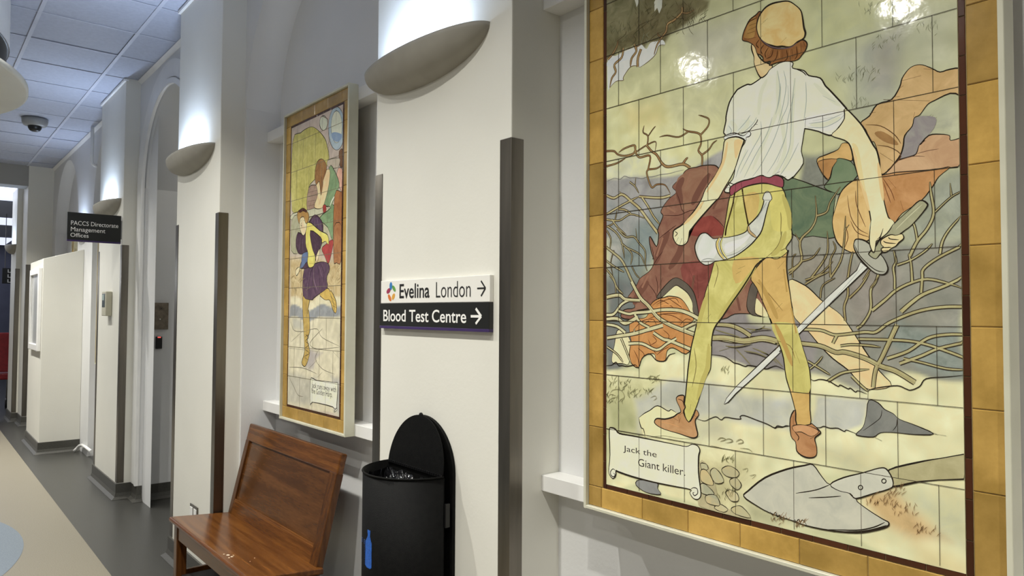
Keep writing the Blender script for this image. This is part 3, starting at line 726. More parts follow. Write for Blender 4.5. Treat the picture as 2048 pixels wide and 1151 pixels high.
S.lines('B 760,990 880,1000 990,1070 1040,1140|B 790,900 840,890|B 1150,890 1140,930|B 1220,545 1300,555|B 1030,700 1060,680|B 900,790 1270,800|D 850,40 960,60 1040,130 930,240|B 980,770 1030,765|D 870,100 980,170|B 1050,640 1200,600', 1.8, '5a3a1c')
# maroon coat of the fallen figure
S.fill('C 1020,500 1080,485 1190,480 1240,520 1290,640 1350,720 1340,900 1300,1100 E 1300,100 1200,350 1180,400 1300,420 1540,480 1600,560 1700,860 1560,850 1390,850 1270,900 1040,870 900,850 640,800 500,810 440,830 430,900 300,885 330,810 430,790 400,700 365,690 400,640 450,570 480,510 560,450 600,400 615,340 590,260 570,150 580,110 640,205 660,90 C 650,1100 690,1000 700,960 680,930 700,880 760,800 830,740 790,690 830,640 880,590 910,540 960,510', '8c6452', '784c40', 2.2)
S.fill('C 960,1010 1100,975 1180,970 1280,1080 1285,1150 940,1150', '8d3f38', '75302c')
S.fill('E 890,370 1180,360 1110,620 1050,850 1000,650 900,540', '884842', '703631')
S.fill('C 830,640 900,560 1010,520 1100,520 1180,640 1100,720 1000,880 880,900 860,820', '906a54', '805644')
for sp_ in 'C 900,600 850,700 880,860|C 1150,560 1050,720 980,860|E 760,60 680,220 620,380|E 900,60 860,260 760,420|E 560,540 480,640 420,760|E 1000,480 980,620|C 1240,780 1180,900|E 1400,640 1440,820'.split('|'): S.line(sp_, 16, '6c4438')
for sp_ in 'C 960,560 920,680|C 740,880 820,930|E 700,120 640,300|E 560,480 500,600'.split('|'): S.line(sp_, 12, '8f6350')
S.lines('C 700,960 850,960 950,920 1050,900|C 830,740 860,820 880,900 910,940|E 660,130 760,50 830,0|E 700,250 640,330 600,400|E 630,480 650,580 640,680|E 700,500 660,600|E 560,560 620,640 640,690|E 1030,480 1040,700|E 960,440 1010,560|C 1180,970 1240,1020 1290,1080|E 590,200 610,280 600,330', 1.5, '3f1c18')
S.fill('E 640,700 690,690 760,628 822,578 870,597 940,655 985,745 1004,860 900,860 700,790', 'dfcda2', 'd3bf94', 1.6)
S.fill('E 640,695 680,630 760,540 822,503 890,530 960,590 1010,680 1042,862 990,830 985,745 940,655 870,597 822,578 760,628 690,690', '5f564e', '544c46', 1.8)
S.fill('E 1590,700 1650,760 1710,870 1640,870 1580,835', 'e4cba0', 'd8be92')
S.fill('E 1560,550 1612,600 1590,720 1585,840 1650,875 1600,870 1540,850 1505,780 1520,650', '5f564e', '544c46', 1.8)
# his arm, right
S.fill('F 150,80 260,110 330,160 400,230 480,290 560,350 620,430 700,550 770,660 870,800 965,915 790,945 700,880 620,790 500,700 400,600 300,480 200,380 180,300', 'dec294', 'd2b280', 2.2)
S.fill('E 235,1150 262,1010 330,1020 390,1110 G 385,130 372,275 310,270 220,265 213,200', 'e2cfa6', 'd6c096', 1.6)
# red hair
S.fill('E 585,760 640,712 720,690 760,680 840,690 890,720 940,790 985,880 992,912 930,960 900,1010 990,1060 1005,1150 G 990,100 920,180 800,120 740,150 722,240 640,245 620,180 560,180 500,220 465,310 400,270 378,180 395,60 E 390,1080 378,960 430,900 520,890 560,850', 'c48a4a', 'ac7238', 1.8)
S.lines('E 600,770 680,720 760,760 800,790|E 640,760 720,720 820,700 860,760|E 740,690 840,760 900,800|E 500,960 600,900 640,960|E 420,1000 500,920 580,900|E 560,900 700,850 900,850|E 700,1000 760,1060 720,1130|E 600,1060 640,1110 580,1150|G 420,140 460,220 470,290|G 460,120 520,180 500,220|G 560,40 600,130 640,180|G 640,190 700,140 760,110|E 860,960 920,900 980,915|E 680,850 800,870 900,930|G 840,60 900,110 960,120|E 450,1060 520,1010 600,1020', 1.5, '5a2a10')
S.lines('E 620,800 720,760 800,770|E 480,940 560,910 620,930|G 520,60 560,110 600,150|E 820,720 880,780 920,850', 1.4, 'd69250')
# big branches across
S.branches('7 9 E 400,540 480,690 560,770 650,880 760,950 880,1000 1020,1050 1160,1070 1400,1110 G 1600,30 1810,70|7 6 E 160,690 280,670 340,710 480,720|6 5 E 160,860 230,850 300,760 370,720|5 8 E 270,820 370,850 430,840 560,830 700,810 850,815 960,850 1050,900|6 8 E 160,900 260,895 340,940 460,880|6 5 E 430,850 480,930 570,980|5 6 E 160,950 260,970 340,1030|6 8 E 165,1080 290,1060 420,1040 560,1000 700,960|4 4 E 420,1040 430,990|7 6 E 880,1000 960,960 1030,930|6 7 E 610,1030 700,1090 G 760,50 860,90 980,140|6 5 G 370,80 500,80 640,140 740,80 830,30|4 3 G 300,30 350,150 395,270|3 3 G 165,110 260,180 320,260', 'c4c09c', 'b3ad84', '33271a', 2)
S.branches('10 13 E 1160,1080 1300,1080 1480,1110 G 1650,30 1790,60 F 60,590|8 10 F 245,580 400,600 520,650 600,650 760,700 880,760 1000,800 1150,890|7 9 E 1190,950 1340,960 1450,1000 1540,1060|5 6 F 250,470 400,475 500,510 580,510 750,490 840,490 940,420 1100,350 1240,310 1400,290 1560,290|5 8 F 1560,40 1400,120 1220,190 1120,260 1040,330|9 7 F 1010,430 960,540 890,690 840,790 820,930|4 5 F 870,0 840,90 800,160 800,310 740,420 690,460|6 4 F 810,320 920,230 1000,160 1120,100 1250,70 1400,100 1560,150|4 4 F 990,150 990,60 980,-20 D 1000,960 980,870|5 5 F 1200,180 1210,60 D 1220,1020 1340,930 1540,830|5 3 D 1350,900 1370,800 1430,700 1540,580|6 4 D 1110,920 1170,800 1250,700 1300,580 1280,430 1270,330|3 2 D 1310,570 1440,450 1540,400|3 2 D 1440,440 1430,340|4 3 D 1170,800 1150,690 1100,560|5 3 D 1130,1130 1120,980 1100,900|4 3 D 1010,990 1120,950 1230,880 1290,820|5 6 F 500,580 530,520|4 4 F 560,600 640,590 770,595 880,610|6 5 F 1030,740 1200,680 1340,620 1560,570|6 5 F 930,700 1100,640 1250,540 1400,510 1560,510|5 5 F 700,545 900,550 1100,560 1250,590 1400,640 1560,700|4 4 F 1060,700 1200,730 1400,780 1570,790|5 4 F 460,880 560,820 650,800 790,785|5 4 F 650,840 720,910 780,960|4 3 F 300,720 400,780 480,830|3 3 F 320,780 380,730 420,680', 'aaa478', '988e62', '33271a', 1.9)
S.branches('5 3 D 150,1040 250,960 240,800 330,700 370,600 360,440|4 2 D 370,600 450,570 480,490 560,370|3 2 D 250,960 340,930 400,850|3 2 D 245,820 200,740|4 2 D 330,1090 430,950 460,860 455,720|3 2 D 480,1080 480,950 520,860 500,800|4 2 D 480,1090 560,960 590,800 600,600|2 1.5 D 590,720 630,670|4 3 D 620,1090 640,960 660,880|3 2 D 280,1110 400,1060 500,960|2 1.5 D 180,1090 180,940 210,900|3 3 F 280,110 380,50 470,10|3 2 F 400,220 420,120 520,60|4 4 F 600,400 590,290 620,190 610,60|4 3 F 630,220 720,130 790,20|3 2 F 800,140 870,40|2.5 2 D 740,1110 800,1020 860,960|3 2 E 1910,470 1990,400 2050,330', 'a09468', '8a7c52', '3a2c1c', 1.6)
S.lines('G 1300,100 1400,110 1550,80|G 1400,130 1460,190 1540,280|G 1480,150 1600,170 1700,210|G 1560,120 1700,180 1800,270|G 1640,160 1760,210 1850,300|G 1240,150 1340,120|E 1500,990 1620,1000 1680,960|E 1540,1020 1650,990 1740,1000|E 1200,1000 1300,1030 1400,1060 1450,1080', 2.2, '7a7250')
S.lines('G 1320,110 1420,120 1560,90|G 1500,165 1610,185 1710,225|E 1530,1035 1650,1010 1740,1010', 1.2, '33271a')
# ground edges
S.lines('G 160,290 210,285 250,258 275,290 310,290 350,298 400,290 440,285 465,320|G 480,260 520,200 580,180 640,240 720,245 760,190 820,170|G 1165,185 1280,200 1350,240 1380,262 1430,275 1490,298 1520,288 1600,300 1690,322 1740,305 1790,295 1870,330|F 320,860 350,875 400,865 470,880 540,920 560,910 620,940 640,935 680,965 700,955 770,980|F 780,960 800,945 870,930 1010,915 1080,940 1120,950 1190,920 1240,860 1400,845 1570,830|F 780,960 778,1020', 2.2, INK)
S.fill('G 470,790 570,720 650,675 750,720 780,712 830,740 900,780 1050,960 900,990 700,960 530,975 500,880', 'dcd2a6', 'd2c99e')
S.lines('G 470,790 520,750 575,720 650,675 750,725 780,712 830,742|G 470,790 490,880 515,900 530,975|G 1030,800 1100,820 1150,800 1210,780 1260,810 1300,785 1400,800 1450,800 1440,780 1480,768 1600,812 1700,850 1770,885 1800,865 1850,875 1925,868|H 370,292 400,295 430,285 480,300 540,300 590,325 610,315 690,345|H 0,275 40,300 60,290 100,292 130,280 165,285', 2.0, INK)
S.fill('H 785,80 860,100 910,150 980,185 1030,230 1150,275 1300,345 1150,350 1000,335 880,335 820,370 700,358 690,340 740,290 765,200', '7b7c7b', '6c6d6d', 2)
S.lines('H 890,155 880,210 840,250 740,320|H 1010,230 1005,280 975,320|H 1300,345 1400,360|H 830,370 890,400|H 1200,300 1330,350', 1.4, INK)
S.k += 1
for x, y, n, r in ((1240, 770, 22, 24), (1270, 790, 14, 14), (1310, 760, 14, 14), (1230, 800, 16, 16), (1300, 785, 10, 10), (1450, 745, 8, 10)): S.blade(x, y, n, r, '6b6a44', 1.1)
S.lines('G 190,560 220,525 280,520 320,550 330,600 290,640|G 170,600 200,565 250,580|G 540,420 590,390 640,410 640,450|G 580,600 620,580 640,600 610,625|G 1230,1000 1270,980 1300,1000 1250,1020|G 1290,1010 1330,990 1370,1020 1300,1030|G 1400,1020 1450,1000 1470,1030 1420,1040|G 1440,1080 1520,1090 1560,1120', 1.1, '807a58')

# ---- the standing youth
SK1, SK2 = 'ead0aa', 'dfc298'
S.fill('D 720,965 775,1015 F 230,508 75,645 G 1830,160 1660,325 1400,560 1330,640 1288,660 1310,605 1400,495 1650,255 1815,100 F 70,600 210,465 450,220 690,0', 'cbccca', 'b9bcbd', 2.2, False)
S.line('D 740,1000 F 470,270 225,490', 1.2, '8f9496')
S.fill('E 1700,300 1880,255 1902,240 1890,300 1890,450 1920,650 F 175,290 190,400 230,510 262,620 300,740 320,830 318,970 H 318,20 318,150 320,270 215,275 200,150 160,0 F 130,850 110,700 80,600 20,430 0,380 E 1740,940 1700,830 1600,600 1545,490', 'c8a65c', 'b8924c', 2.8)
S.fill('F 14,425 190,425 230,510 262,620 300,740 316,830 314,965 185,960 134,850 114,700 84,600', 'c0b866', 'aea452')
S.lines('E 1780,300 1890,280|E 1760,330 1880,310|E 1800,420 1870,340|E 1600,540 1700,640 1850,820|F 30,330 100,260|F 60,560 160,600 200,700|F 200,640 240,740|F 40,640 70,600', 1.5, '7a5c28')
S.fill('C 1345,775 1400,740 1480,690 1600,660 1700,655 1842,690 1900,900 1935,1100 E 1942,120 1880,215 1895,255 1800,322 1700,310 1605,370 1540,480 1450,620 1350,760 1270,880 1210,960 1180,1030 1165,1150 G 1168,110 1160,290 1145,350 1090,450 1050,600 1010,715 950,830 905,735 920,560 935,400 945,300 970,130 1000,0 E 1030,930 1060,850 1110,640 1150,520 1195,350 1250,200 1285,60 C 1310,960', 'c6bf70', 'b2aa56', 2.8)
S.fill('E 1380,340 1620,310 1560,440 1400,560', 'c9a85c', 'b89a50'); S.fill('C 1480,780 1620,750 1600,960 1520,1000', 'cbb064', 'b99c52')
S.fill('C 1700,760 1840,700 1895,900 1920,1090 1760,1100 1730,900', 'c9bf64', 'bdb45c')
S.lines('E 1835,100 1840,60 1830,130 1800,200 1750,260 1690,310|E 1890,215 1840,240 1760,270|C 1830,1150 1835,1000 1830,930|E 1420,420 1490,390|E 1400,470 1450,440|E 1210,360 1230,450 1190,600|G 1000,120 1020,300 980,500|G 960,720 970,660|E 1120,900 1160,850', 1.6, '6a5c28')
for sp_ in 'E 1590,400 1440,610 1340,750 1230,900|E 1130,650 1070,850 1035,1000|G 1140,80 1130,300 1080,440 1030,620|C 1850,760 1910,950 1920,1100|C 1420,760 1380,900|E 1880,60 1820,220 1740,290'.split('|'): S.line(sp_, 11, 'aea352')
for sp_ in 'E 1620,520 1740,760 1800,900|E 1860,420 1890,640|F 40,420 120,600 180,760|F 170,300 210,500'.split('|'): S.line(sp_, 10, 'ad8a42')
S.line('E 1700,310 1605,372 1540,480 1450,620 1350,760 1270,880 1210,960', 3.2)
# boots
S.fill('G 620,825 645,797 720,803 800,782 840,752 872,735 862,690 838,640 830,600 858,577 905,580 902,640 916,690 898,740 950,832 1000,765 1020,712 1046,762 1012,812 1020,880 1036,955 1005,983 950,975 850,940 760,915 680,885 632,852', 'b78a5e', 'a47446', 2.8)
S.lines('G 845,610 890,630 905,690|G 850,770 860,830|G 900,740 860,760|G 870,790 855,840|G 1000,770 1030,780|G 800,790 850,820', 1.7, '4a2814')
S.lines('G 680,830 780,850 860,880|G 720,815 800,835', 2.0, 'c08a58')
S.fill('H 162,225 203,155 215,275 320,270 332,262 397,322 397,345 357,380 372,450 370,512 332,534 270,525 215,482 205,410 168,360', 'b28054', '9e6a3e', 2.8)
S.fill('H 178,285 240,272 320,285 390,325 330,365 250,330 200,330', 'c29064', 'b27c50', 1.6)
S.lines('H 185,200 190,290|H 200,330 230,370 220,400|H 320,385 355,365', 2.0, '3a2010')
# shirt
S.fill('A 1640,750 1550,810 1510,810 1430,850 1400,880 1340,980 1308,1110 C 1305,60 1284,165 1300,190 1295,238 1400,207 1470,228 1492,257 1450,330 1400,480 1378,600 1340,650 1295,715 1300,740 1345,740 1350,690 1450,640 1590,600 1650,580 1720,600 1780,575 1850,590 1900,622 1950,590 D 180,300 265,185 250,90 262,0 B 275,1030 285,1020 380,1040 430,1060 490,1072 540,1020 590,950 612,880 590,840 480,720 440,680 400,620 310,600 270,560 180,540 185,500 140,487 K 960,705 900,740 830,790 800,840 735,870', 'e0dbc8', 'cfcebc', 3.0)
S.fill('C 1340,60 1420,40 1560,60 1540,150 1480,220 1400,195 1310,190', 'd0d2c6', 'c0c7c0'); S.fill('B 290,930 590,880 585,940 520,1020 440,1040 300,1000', 'dcdccf', 'cdd0c8')
S.fill('A 1780,820 1960,800 C 1960,200 1800,560 1650,560 1700,300', 'd9d8c8', 'cfd0c4')
for sp_ in 'A 1830,830 1810,1000 C 1760,60 1640,330 1560,520|B 60,560 70,800 D 120,80 20,280|B 200,620 175,950 D 170,60 90,260|C 1500,330 1430,520|C 1350,60 1400,120 1370,170|C 1520,30 1500,120 1420,180|B 320,990 440,985 560,930|B 350,660 480,780 560,840|A 1420,880 1350,1000|A 1700,760 1640,900 1620,1100'.split('|'): S.line(sp_, 9, 'c5c7b8')
S.lines('A 1830,800 1820,950 1780,1100|A 1900,820 1900,1000 C 1830,60 1760,250 1640,480 1560,590|A 1960,900 C 1900,40 1880,200 1790,420 1700,560|C 1750,20 1700,180 1580,400 1480,600|C 1640,60 1640,180 1560,330 1440,560|B 60,560 80,700 60,850|B 110,560 130,680 100,860 60,1000|B 200,620 180,800 170,1000 D 150,80 60,260|B 285,650 290,800 270,960|D 230,20 150,180 60,310|D 120,0 60,180|C 1520,330 1440,480 1400,600|B 420,760 520,810|B 310,980 440,960 580,900|B 300,1010 430,1010 540,960 590,910|B 340,960 500,930|C 1330,100 1360,150 1340,180|C 1420,150 1500,60 1540,0|C 1450,190 1560,90 1600,20|C 1480,210 1530,150', 1.5, '8f9a9a')
S.lines('C 1560,120 1600,70 1610,40|C 1580,90 1610,90|C 1400,195 1440,160|C 1450,180 1530,150 1560,110|B 285,930 280,1010|B 200,545 260,570 290,600|D 40,270 80,250|D 95,300 130,290', 2.0)
S.fill('C 1300,195 1390,172 1470,200 1525,160 1545,180 1530,205 1500,215 1498,245 1475,235 1400,208 1300,235 1288,215', 'd4d6d2', 'c6ccca', 2)
# arms
S.fill('C 1300,237 1400,208 1470,230 1478,250 1450,330 1420,430 1390,520 1350,600 1290,700 1240,790 1200,830 1110,930 1040,1010 960,1110 E 955,60 940,150 900,190 850,190 820,165 800,120 800,80 812,45 C 900,1040 1000,920 1070,810 1110,710 1200,580 1260,460 1280,330', SK1, SK2, 3)
S.fill('C 1390,240 1465,245 1440,330 1400,420 1385,330', 'd4ae78', 'd9b884')
S.lines('E 850,118 825,168|E 885,125 862,188|E 920,150 900,190|E 815,60 840,80 815,110|C 1100,820 1060,900', 1.8)
S.fill('B 600,860 720,980 770,1060 820,1150 D 850,90 872,200 880,300 900,450 940,610 988,660 930,740 870,790 842,800 832,880 810,872 790,800 803,640 760,450 712,310 670,180 640,50 590,0 B 490,1075 545,1015 592,940', SK1, SK2, 3)
for sp_ in 'C 1320,260 1290,420 1240,540 1120,740|C 1090,830 1000,950 900,1050|D 860,180 880,330 900,480|D 660,60 720,300 790,560'.split('|'): S.line(sp_, 7, 'd3b27c')
S.fill('D 650,30 690,120 700,250 760,420 740,280 700,60', 'd9bb84', 'dcc08c')
# belt
S.fill('C 1350,690 1450,635 1550,612 1640,580 1720,600 1780,575 1850,605 1858,672 1830,692 1700,655 1600,660 1480,692 1400,742 1350,772', '98485a', '843a4a', 2.6)
S.lines('C 1400,665 1395,740|C 1450,640 1460,700|C 1350,690 1330,650 1380,662|C 1300,700 1350,690', 2.0)
# chains and horn
S.k += 1
for P_ in (S.smooth(S.pts('C 1390,745 1370,860 1340,970 1310,1080 1300,1150')), S.smooth(S.pts('C 1462,710 1480,840 1500,950 1520,1050'))):
    for i in range(len(P_)-1):
        for k in range(2):
            t = k/2; x = P_[i][0]*(1-t)+P_[i+1][0]*t; z = P_[i][1]*(1-t)+P_[i+1][1]*t
            e = 0.0035; S.emit([(x-e*.7, z), (x, z-e*1.2), (x+e*.7, z), (x, z+e*1.2)], [(0, 1, 2, 3)], '5a4424', None, False)
S.fill('E 1115,75 1060,88 1020,160 1008,220 1028,300 1060,352 1110,382 1160,372 1200,350 1330,322 1420,282 1530,200 1600,125 1650,50 C 1690,950 1722,835 1748,800 1722,738 1682,740 1658,800 1670,825 1640,920 1590,990 1520,1060 E 1505,55 1440,90 1330,115 1260,122 1190,130 1160,110', 'c9cac4', 'b4b7b6', 2.6)
S.fill('E 1080,110 1120,90 1180,140 1220,200 1200,300 1120,350 1060,320 1035,230', 'd6d8d2', 'c2c7c6'); S.fill('E 1300,180 1450,130 1540,80 1500,150 1400,230 1310,270', 'dcdcd6', 'cfd1cd')
S.lines('E 1070,340 1130,320 1200,330|E 1300,300 1420,260 1540,170|C 1600,1000 1660,900 1700,830', 1.8, '8a8f90')
S.line('E 1245,118 1220,180 1240,260 1290,330', 7, INK); S.line('E 1245,120 1222,180 1242,260 1290,326', 4.4, 'cbb768'); S.line('E 1280,110 1255,180 1275,260 1325,330', 5, INK); S.line('E 1280,114 1257,180 1277,258 1322,322', 2.8, 'd8c678')
S.line('C 1520,1060 E 1530,60 1600,120', 7, INK); S.line('C 1522,1064 E 1532,62 1598,116', 4.4, 'b09468')
S.line('C 1665,815 1740,815', 6, INK); S.line('C 1668,815 1738,815', 3.4, 'c9cac4')
# head
S.fill('K 640,500 640,560 665,640 670,730 735,868 800,840 835,790 870,740 760,680 700,600 690,520', 'd6b98a', 'c8a878', 2.6)
S.fill('K 750,150 722,130 690,165 620,220 580,290 550,360 535,420 540,455 600,470 650,500 680,540 700,600 740,620 765,650 770,690 800,700 850,690 838,735 880,720 940,700 1000,690 1060,690 1120,682 1170,660 1200,620 1240,570 1262,500 1240,460 1200,450 1150,480 1050,535 960,550 870,540 780,490 720,410 700,330 705,230', '966432', '784a22', 2.4)
S.fill('K 620,240 680,190 690,260 680,330 660,420 570,430 555,400 590,300', 'a8803c', '946a30')
S.lines('K 700,200 620,240 590,280|K 690,260 610,290|K 690,300 600,340|K 680,350 590,380|K 690,420 600,440|K 730,440 690,500 720,540|K 780,500 740,560 760,610|K 830,530 790,600 800,650|K 880,550 860,630 800,660|K 930,560 920,640 880,700|K 980,560 980,650|K 1030,560 1040,650 1000,690|K 1090,550 1100,640|K 1140,520 1150,620 1120,670|K 1190,480 1200,580|K 1220,470 1245,530', 2.0, '3f2008')
S.lines('K 850,560 830,620|K 950,575 950,650|K 1060,560 1070,640|K 1170,520 1175,600|K 760,490 725,540', 2.0, 'b07c40')
S.fill('K 720,190 780,100 850,50 940,25 1050,15 1130,60 1190,120 1210,200 1225,310 1242,370 1222,430 1150,470 1100,512 1050,528 980,520 920,527 870,515 800,490 740,440 705,370 695,290', 'd8bc82', 'c9a662', 3.6)
S.lines('K 800,230 740,280|K 1030,420 960,490|K 760,400 740,420|K 820,210 760,250', 1.6, '8a6a34')
S.line('K 740,440 800,492 870,530 980,545 1080,530 1150,480', 2.4, '5f4a52')
# sword hilt and hand
S.fill('D 690,785 760,800 830,860 900,930 937,1010 925,1052 890,1067 830,1050 760,990 700,920 668,850 670,810', 'a8a89e', '989890', 3)
S.line('D 672,830 710,910 780,985 850,1035 915,1045', 1.8)
S.fill('D 1190,480 1246,500 1240,540 1130,670 1040,740 930,850 880,900 840,942 788,910 800,880 900,760 990,660 1110,550', '9b9a80', '88886c', 3)
S.lines('D 1210,510 1100,610 1000,710|D 1180,510 1080,600', 1.6, 'b8b89c')
S.fill('D 880,800 905,775 960,750 1000,755 1050,745 1062,780 1025,812 1000,840 965,857 930,885 895,888 884,862 905,850 885,830', 'e4c898', 'd8b888', 2.4)
S.lines('D 940,770 960,785 1025,790|D 900,800 930,815 1000,820|D 890,850 920,852 965,850', 2.0)
S.fill('D 803,640 930,620 988,660 930,740 870,790 842,800 834,880 812,878 790,800', SK1, SK2)
S.lines('D 985,660 930,740 850,800|D 890,730 870,790 840,850|D 842,800 832,885 812,880 790,800 803,640', 2.2); S.line('D 900,700 880,760 850,790', 1.5)

# ---- scroll, stones, spade
S.fill('I 1150,400 1220,420 1250,470 1300,620 1340,790 1430,850 1640,940 1560,940 1200,840 1130,760', 'b0a684', '9d9474')
for sp in ('1160,410 1215,420 1230,470 1170,470', '1160,480 1210,475 1270,560 1280,620 1210,610 1160,570', '1160,610 1210,615 1290,700 1230,715 1165,690', '1250,500 1290,455 1350,510 1380,590 1300,600', '1360,470 1420,435 1490,460 1530,510 1490,550 1400,530', '1440,570 1500,550 1550,620 1510,665 1450,620', '1400,690 1440,665 1510,700 1520,770 1450,770', '1450,850 1500,820 1560,830 1640,935 1500,900', '1290,840 1340,800 1420,850 1380,880', '1210,720 1300,715 1340,780 1330,820 1220,790'):
    S.fill('I '+sp, random.choice(('b9b394', 'a8a78c', 'c0ab7c', '9c9c86')), random.choice(('9a9a84', 'b3a67c')), 1.8)
S.k += 1; S.blade(1455, 920, 18, 12, '6b6a44', 1.2); S.blade(1450, 990, 20, 20, '5c5638', 1.2)
S.lines('I 1260,240 1380,270 1500,290|I 1320,190 1350,165 1400,180 1350,200|I 1390,190 1430,175 1470,195 1420,215|I 1500,195 1540,180 1570,205 1520,220|I 1560,470 1610,460 1600,500|I 1630,530 1690,520 1650,560', 1.1, '807a58')
S.fill('I 540,620 570,570 740,600 745,650 775,710 640,690', '85868a', '74757a', 1.8)
S.fill('I 284,95 308,72 342,85 380,125 500,147 700,187 900,227 1020,250 1080,228 1132,246 1152,290 1140,345 1140,500 1157,640 1162,720 1132,757 1085,742 1056,692 1062,662 900,630 700,590 500,537 370,492 348,482 345,530 320,556 292,530 278,480 290,330', 'e4dcc0', 'ddd4b6', 3)
S.lines('I 348,485 320,465 296,490 300,525 325,540 340,520 322,505|I 1062,662 1090,645 1125,655 1130,700 1100,720 1085,695 1100,690', 2.0)
S.text('Jack the', S.pt('I', 418, 296), S.pt('I', 738, 388), 0.0205)
S.text('Giant killer.', S.pt('I', 560, 425), S.pt('I', 1012, 545), 0.0205)
S.fill('J 98,320 130,280 245,190 400,130 520,105 580,100 640,180 700,237 790,190 930,155 1040,125 1090,130 1130,190 1137,245 1100,270 1000,300 878,335 960,410 1070,480 1106,500 1096,530 1000,557 880,572 700,557 540,525 440,490 380,470 270,430 180,380', 'b9b7ac', 'aaaaa2', 3.4)
S.fill('J 1110,135 1300,85 1470,55 1700,32 1700,182 1450,205 1300,220 1140,250 1135,195', 'a9a27c', '98906a', 3.4)
S.fill('J 700,237 790,190 930,155 1040,125 1090,130 1130,190 1137,245 1100,270 1000,300 878,335 840,300 760,280', 'bebdb4', 'b2b2aa', 2.6)
S.lines('J 460,298 600,275 700,237|J 550,330 680,325 775,318|J 830,295 860,325 880,338', 2.2)
S.line('J 690,550 880,555 1000,535 1080,500', 2.6); S.line('J 720,565 880,566 1000,550 1095,520', 3.2)
for cx, cy in ((911, 258), (1074, 213)):
    S.k += 1; S.ribbon([S.pt('J', cx+15*math.cos(a), cy+15*math.sin(a)) for a in [2*PI*k/14 for k in range(14)]], 2.2, True)
S.lines('J 280,425 300,450 320,430 330,460 350,450 360,480 400,470|J 440,490 455,485 460,500 480,480 490,500 510,485 540,525', 2)
S.k += 1
for x, y, n, r in ((1760, 1000, 26, 26), (1810, 1020, 24, 26), (1850, 1060, 18, 24), (1790, 985, 16, 20), (1560, 1040, 20, 18), (1600, 1050, 20, 12)): S.blade(x, y, n, r, '7a5a34', 1.2)
# tile joints
S.k += 1
zr = [H-0.482+0.1532*k for k in range(0, 11)]
for k, z in enumerate(zr):
    if k: S.ribbon([(R1[0], z), (R1[1], z)], 1.25, False, False, False, '3a3226')
    off = -1.304-0.1495 if k % 2 == 0 else -1.229-0.1495
    for j in range(8):
        x = off+0.1495*j
        if R1[0] < x < R1[1]: S.ribbon([(x, z), (x, min(z+0.1532, R1[3]))], 1.1, False, False, False, '3a3226')
S.build('picture', T1)

# ---- the narrow picture
YQ = 1.546
T2, R2 = tile_panel('narrow tile picture of a purple clad runner, hung above the wooden bench', -3.776, -3.020, H-0.568, H+1.055, YQ, 0.011, 0.058, 0.013, 0.1532, H-0.485, 'framed tile pictures')
Q = Picture(YQ, lambda x: 0.00205+0.0007*(-3.05-x), 1.45); Q.clip = R2
Q.grid(*R2, 70, 170, 'b5a79c', [
    ('L 100,200 520,60 520,600 380,640 380,470 300,330 150,420', 'b7a7a2', 'ab9a98', .05, 1),
    ('L 150,900 260,860 400,900 400,1160 140,1160', 'a9a58c', '9a967f', .04, 1),
    ('N 90,520 560,500 560,880 90,880', 'bfae86', 'a98f62', .05, 1),
    ('N 90,860 560,850 560,960 90,960', 'cdc4aa', 'c2b89c', .02, 1),
    ('N 90,945 560,952 560,1050 80,1045', '80838c', '8f9197', .008, 1),
    ('M 140,450 450,450 450,1010 120,960', 'cbc3ac', 'bcb49f', .01, 1),
    ('M 130,760 300,780 260,950 130,930', 'aaa69c', '9d9a94', .05, .8),
    ('M 380,780 450,800 440,1000 400,990', 'a09ea0', '8f8e94', .05, .8),
    ('M 250,640 330,640 280,720 230,720', 'a39aa0', '979098', .03, .8),
    ('M 160,460 240,460 240,520 160,520', 'b4b2ac', 'a9a7a2', .03, .8)], 5)
Q.fill('L 150,440 200,380 260,342 300,350 350,400 375,460 385,580 300,680 255,740 250,890 145,890', 'b7af5c', '9b9444', 1.6)
Q.lines('L 180,420 170,850|L 205,390 195,850|L 225,370 215,870|L 255,355 240,760|L 280,350 265,740|L 305,360 295,650|L 330,390 330,560|L 355,420 360,560', 1.3, '8a8038'); Q.lines('L 190,420 185,850|L 240,370 230,800|L 295,370 285,640|L 345,420 345,560', 1.4, 'cfc886')
def ell(P_, c, cx, cy, rx, ry, c1, c2, w): P_.fill([P_.pt(c, cx+rx*math.cos(2*PI*k/22), cy+ry*math.sin(2*PI*k/22)) for k in range(22)], c1, c2, w)
ell(Q, 'L', 352, 315, 26, 48, 'c0c4b6', 'b3b8ac', 1.6); ell(Q, 'L', 438, 350, 54, 142, '9fb0c2', '8fa2b8', 1.6); ell(Q, 'L', 438, 340, 36, 105, 'cbcfbf', 'b9c0b4', 1.2)
Q.fill('L 404,385 430,375 472,390 468,420 440,440 412,420', '6f8ab4', '8096b8')
Q.lines('L 360,490 400,420|L 370,500 410,430|L 340,270 380,290 380,330', 1.4, '6a4a3a')
Q.fill('L 455,500 495,490 495,590 460,600', '74503a', '5f3d2a', 1.4); Q.fill('L 380,560 455,545 455,590 440,610 385,605', 'b3a69a', 'a3968c', 1.2)
Q.fill('L 450,610 495,640 495,780 440,700', 'd3a294', 'c48f80', 1.4)
Q.fill('L 255,740 310,725 330,760 320,870 245,890', '9b8276', '86695f', 1.5); Q.lines('L 255,770 315,755|L 250,800 315,785|L 250,830 318,818|L 248,860 318,845', 1.2)
Q.fill('L 150,910 255,885 360,858 368,900 150,955', 'b9b7a2', 'a8a690', 1.5); Q.fill('L 145,950 200,935 195,1150 140,1150', 'a6a48c', '949278', 1.2)
Q.fill('L 390,605 420,620 455,710 440,775 410,850 470,880 470,1065 412,1085 380,1000 325,940 400,870 340,855 350,800', '7b9770', '66825e', 1.8)
